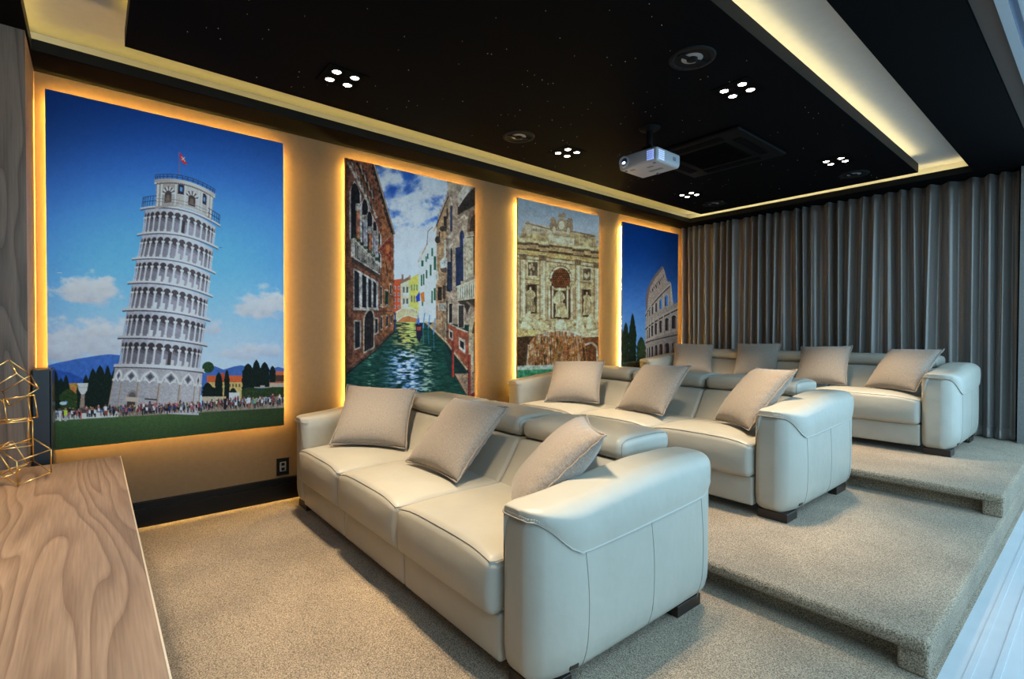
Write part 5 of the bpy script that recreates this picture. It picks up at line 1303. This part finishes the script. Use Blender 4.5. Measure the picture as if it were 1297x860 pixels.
def paint_arena(c):
    U, V = c.U, c.V
    t_ = smoothstep(285, 450, V)[..., None]
    c.img[:] = np.array([4, 44, 104.]) * (1 - t_) + np.array([96, 138, 196.]) * t_
    c.img *= (1.05 - .22 * smoothstep(815, 862, U) * smoothstep(420, 330, V))[..., None]
    c.z(785, 320, 5.7375)
    # three arcade storeys curving round to the left, broken attic on top
    lit, sh_ = np.array([166, 144, 130.]), np.array([80, 64, 60.])
    def prof(y_r, y_l, x_r=470, x_l=188, k=.55, n=22):
        # course line: from the far left limb up to the right
        P = []
        for q in np.linspace(0, 1, n):
            x = x_l + (x_r - x_l) * q; P.append((x, y_l + (y_r - y_l) * (q ** k)))
        return P
    L = [prof(100, 330), prof(250, 415, k=.62), prof(362, 515, k=.62), prof(380, 530, k=.62), prof(520, 610, k=.6), prof(555, 640, k=.6), prof(610, 690, k=.62), prof(650, 800, k=.2)]
    outline = [(190, 330), (196, 290), (205, 255), (225, 210), (250, 170), (280, 130), (305, 102), (312, 100), (322, 125), (345, 205), (352, 214), (362, 208), (370, 225), (368, 260), (388, 370), (425, 358), (480, 345), (480, 830), (182, 830), (184, 640), (186, 560), (190, 440)]
    c.poly(outline, lit * .92, tex=.22, ts=.9)
    c.poly([(190, 330), (205, 255), (250, 170), (305, 102), (312, 100), (318, 112), (262, 180), (222, 250), (206, 330), (200, 420), (190, 440)], sh_ * 1.25, a=.75, tex=.2)
    c.line([(190, 325), (205, 258), (250, 172), (306, 104)], 6, (108, 92, 86)); 
    for k_ in range(9): q = k_ / 8; c.rect(222 + 92 * q, 292 - 110 * q ** .9 - 14, 227 + 92 * q, 292 - 110 * q ** .9, (70, 58, 58))
    for x, y in ((262, 238), (236, 262), (286, 212)): c.rect(x, y, x + 7, y + 22, (54, 46, 50))
    # rear right: lower inner ring
    c.poly([(388, 372), (428, 360), (480, 348), (480, 420), (392, 440)], lit * .86, tex=.2); c.line([(388, 372), (430, 360), (480, 347)], 5, (120, 102, 94))
    def ring(y_r, y_l, x_r, w_, col_): c.line([(x_r + (188 - x_r) * q, y_r + (y_l - y_r) * (1 - (1 - q) ** .62)) for q in np.linspace(0, 1, 24)], w_, col_)
    for y_r, y_l, x_r in ((248, 440, 370), (372, 556, 400), (395, 568, 480), (590, 690, 480), (640, 672, 480)):
        pass
    def curve(y_r, y_l, x_r, q, e=.62): return (188 + (x_r - 188) * q, y_l + (y_r - y_l) * q ** e)
    def cline(y_r, y_l, x_r, w_, col_, e=.75): c.line([curve(y_r, y_l, x_r, q, e) for q in np.linspace(0, 1, 26)], w_, col_)
    cline(228, 452, 368, 10, lit * 1.08); cline(240, 462, 368, 8, sh_ * .8); cline(390, 548, 440, 12, lit * 1.05); cline(404, 560, 440, 9, sh_ * .7); cline(415, 570, 440, 5, lit)
    cline(545, 640, 480, 12, lit * 1.04); cline(585, 656, 480, 8, sh_ * .7); cline(598, 668, 480, 5, lit * .95)
    sky = (70, 116, 188)
    # storey 3 arches, the right ones open to the sky
    for x0, x1, y0, y1, cc in ((326, 349, 308, 388, sky), (289, 306, 336, 410, sky), (258, 272, 364, 430, (70, 62, 64)), (232, 244, 390, 446, (74, 64, 64)), (214, 222, 412, 462, (80, 70, 68)), (201, 207, 436, 474, (84, 74, 72))):
        c.arch(x0 - 4, x1 + 4, y0 - 5, y1, lit * 1.12); c.arch(x0, x1, y0, y1, cc); c.rect(x0, y0 + 14, x0 + (x1 - x0) * .35, y1, sh_ * .6)
    for x0, x1, y0, y1 in ((376, 408, 455, 552), (328, 354, 474, 566), (288, 306, 492, 580), (256, 270, 510, 594), (230, 243, 528, 606), (210, 220, 545, 618), (198, 204, 560, 626), (430, 452, 440, 545)):
        c.arch(x0 - 5, x1 + 5, y0 - 6, y1, lit * 1.08); c.arch(x0, x1, y0, y1, (42, 36, 40)); c.rect(x1 - (x1 - x0) * .28, y0 + 18, x1, y1, (120, 82, 66))
    for x0, x1, y0, y1 in ((328, 358, 655, 790), (288, 310, 662, 790), (256, 273, 670, 785), (231, 243, 678, 785), (211, 221, 685, 780), (199, 205, 692, 780), (378, 412, 650, 800), (430, 465, 645, 800)):
        c.arch(x0 - 5, x1 + 5, y0 - 6, y1, lit * 1.02); c.arch(x0, x1, y0, y1, (56, 48, 52)); c.rect(x0, y0 + 26, x0 + (x1 - x0) * .3, y1, (110, 94, 88))
    for x in (318, 280, 250, 226, 208, 366, 420):
        for y0, y1 in ((450, 590), (660, 790)):
            if not (x > 360 and y0 < 440): c.rect(x - 2.5, y0 + (318 - x) * .28, x + 2.5, y1 + (318 - x) * .16, lit * 1.18); c.rect(x + 2.5, y0 + (318 - x) * .28, x + 4.5, y1 + (318 - x) * .16, sh_)
    for x in (316, 280, 250, 226): c.rect(x - 2, 300 + (318 - x) * .95, x + 2, 400 + (318 - x) * .55, lit * 1.2)
    c.poly([(366, 215), (372, 225), (388, 372), (372, 380), (366, 300)], lit * 1.1, tex=.15)
    g = c.region(outline); sy, sx, mm = g; blk = c.img[sy, sx]; d_ = 1 - .28 * smoothstep(820, 862, U[sy, sx]) * smoothstep(395, 450, V[sy, sx]) ; blk[mm] *= d_[mm][:, None]
    for k_ in range(60):
        rr = random.Random(k_); x, y = rr.uniform(195, 460), rr.uniform(440, 790); c.ell(x, y, 2, 2, sh_, a=.5, n=6)
    # trees and ground
    def cyp(x0, x1, top, bot, col_):
        rr = random.Random(int(x0)); cx = (x0 + x1) / 2; w_ = (x1 - x0) / 2; L_, R_ = [], []
        for q in np.linspace(0, 1, 22): hw = w_ * min(1, (q * 2.6) ** .55) * rr.uniform(.8, 1.1); L_.append((cx - hw, top + (bot - top) * q)); R_.append((cx + hw, top + (bot - top) * q))
        c.poly(L_ + R_[::-1], col_, tex=.5, ts=1.0)
    cyp(20, 72, 505, 860, (30, 38, 26)); cyp(66, 122, 440, 860, (27, 36, 24)); cyp(122, 190, 610, 820, (44, 54, 32)); cyp(140, 188, 640, 830, (52, 60, 36)); cyp(8, 40, 560, 860, (34, 42, 28))
    c.poly([(0, 800), (200, 778), (480, 790), (480, 1500), (0, 1500)], (92, 84, 64), tex=.35, ts=.6); c.poly([(0, 800), (140, 796), (150, 830), (0, 850)], (58, 62, 40), tex=.4)
    rr = random.Random(2)
    for k_ in range(16): x = rr.uniform(180, 420); c.rect(x, 768, x + 3, 782, rr.choice([(60, 60, 70), (180, 60, 60), (210, 210, 210)]))
    c.z()

ILLUM = np.array([.50, .57, .61])          # how strongly the wall is lit: inks are chosen so that the prints read like the photograph
def print_mat():
    m, nt, b = new_mat('photo_print'); a = nd(nt, 'ShaderNodeVertexColor', layer_name='ink')
    nt.links.new(a.outputs['Color'], b.inputs['Base Color'])
    b.inputs['Roughness'].default_value = .5; b.inputs['Specular IOR Level'].default_value = .06
    return m
M['print'] = print_mat()
def add_print(y0, y1, paint, res, label, grain=1.0, sat=1.0):
    o = print_panel(y0, y1, paint, res, label)
    c = Canvas(y0, y1, res); paint(c)
    n_ = 1 + .22 * (fbm(c.U * .9, c.V * .9, 77, 3) - .5) + .16 * (fbm(c.U * .22, c.V * .22, 78, 3) - .5)     # print grain
    c.img *= (1 + (n_ - 1) * grain)[..., None]
    g_ = c.img.mean(-1, keepdims=True); c.img = g_ + (c.img - g_) * sat
    im = np.clip(c.img, 0, 255).reshape(c.gy, 2, c.gx, 2, 3).mean((1, 3))
    lin = srgb2lin(im) / ILLUM; lin = np.where(lin < .55, lin, .55 + .40 * (1 - np.exp(-(lin - .55) / .40)))
    gx, gy = res; w, h = y1 - y0, PZ1 - PZ0
    Yv, Zv = np.meshgrid(np.linspace(0, w, gx), np.linspace(h, 0, gy))
    V = np.stack([np.full(Yv.size, PX), Yv.ravel(), Zv.ravel()], 1)
    idx = np.arange(gx * gy).reshape(gy, gx)
    F = np.stack([idx[:-1, :-1], idx[1:, :-1], idx[1:, 1:], idx[:-1, 1:]], -1).reshape(-1, 4)
    me = bpy.data.meshes.new('print_sheet'); nf = len(F)
    me.vertices.add(len(V)); me.vertices.foreach_set('co', V.ravel()); me.loops.add(nf * 4); me.loops.foreach_set('vertex_index', F.ravel().astype(np.int32))
    me.polygons.add(nf); me.polygons.foreach_set('loop_start', np.arange(0, nf * 4, 4, dtype=np.int32)); me.polygons.foreach_set('loop_total', np.full(nf, 4, dtype=np.int32))
    at = me.color_attributes.new('ink', 'FLOAT_COLOR', 'POINT')
    at.data.foreach_set('color', np.concatenate([lin.reshape(-1, 3), np.ones((gx * gy, 1))], 1).ravel())
    me.update(); me.validate(); me.materials.append(M['print'])
    sh = bpy.data.objects.new('print_sheet', me); col.objects.link(sh); sh.parent = o
add_print(-.2014, 1.0901, paint_tower, (420, 640), 'tall print of a leaning white marble bell tower under blue sky', .35, 1.05)
add_print(1.5572, 2.8307, paint_canal, (280, 460), 'tall print of a narrow canal between old brick palaces', 1.5)
add_print(3.3696, 4.644, paint_fountain, (210, 400), 'tall print of a baroque stone fountain with statues and cascades', 1.1)
add_print(5.0928, 6.3432, paint_arena, (150, 320), 'tall print of a ruined stone amphitheatre against deep blue sky', .6, 1.05)
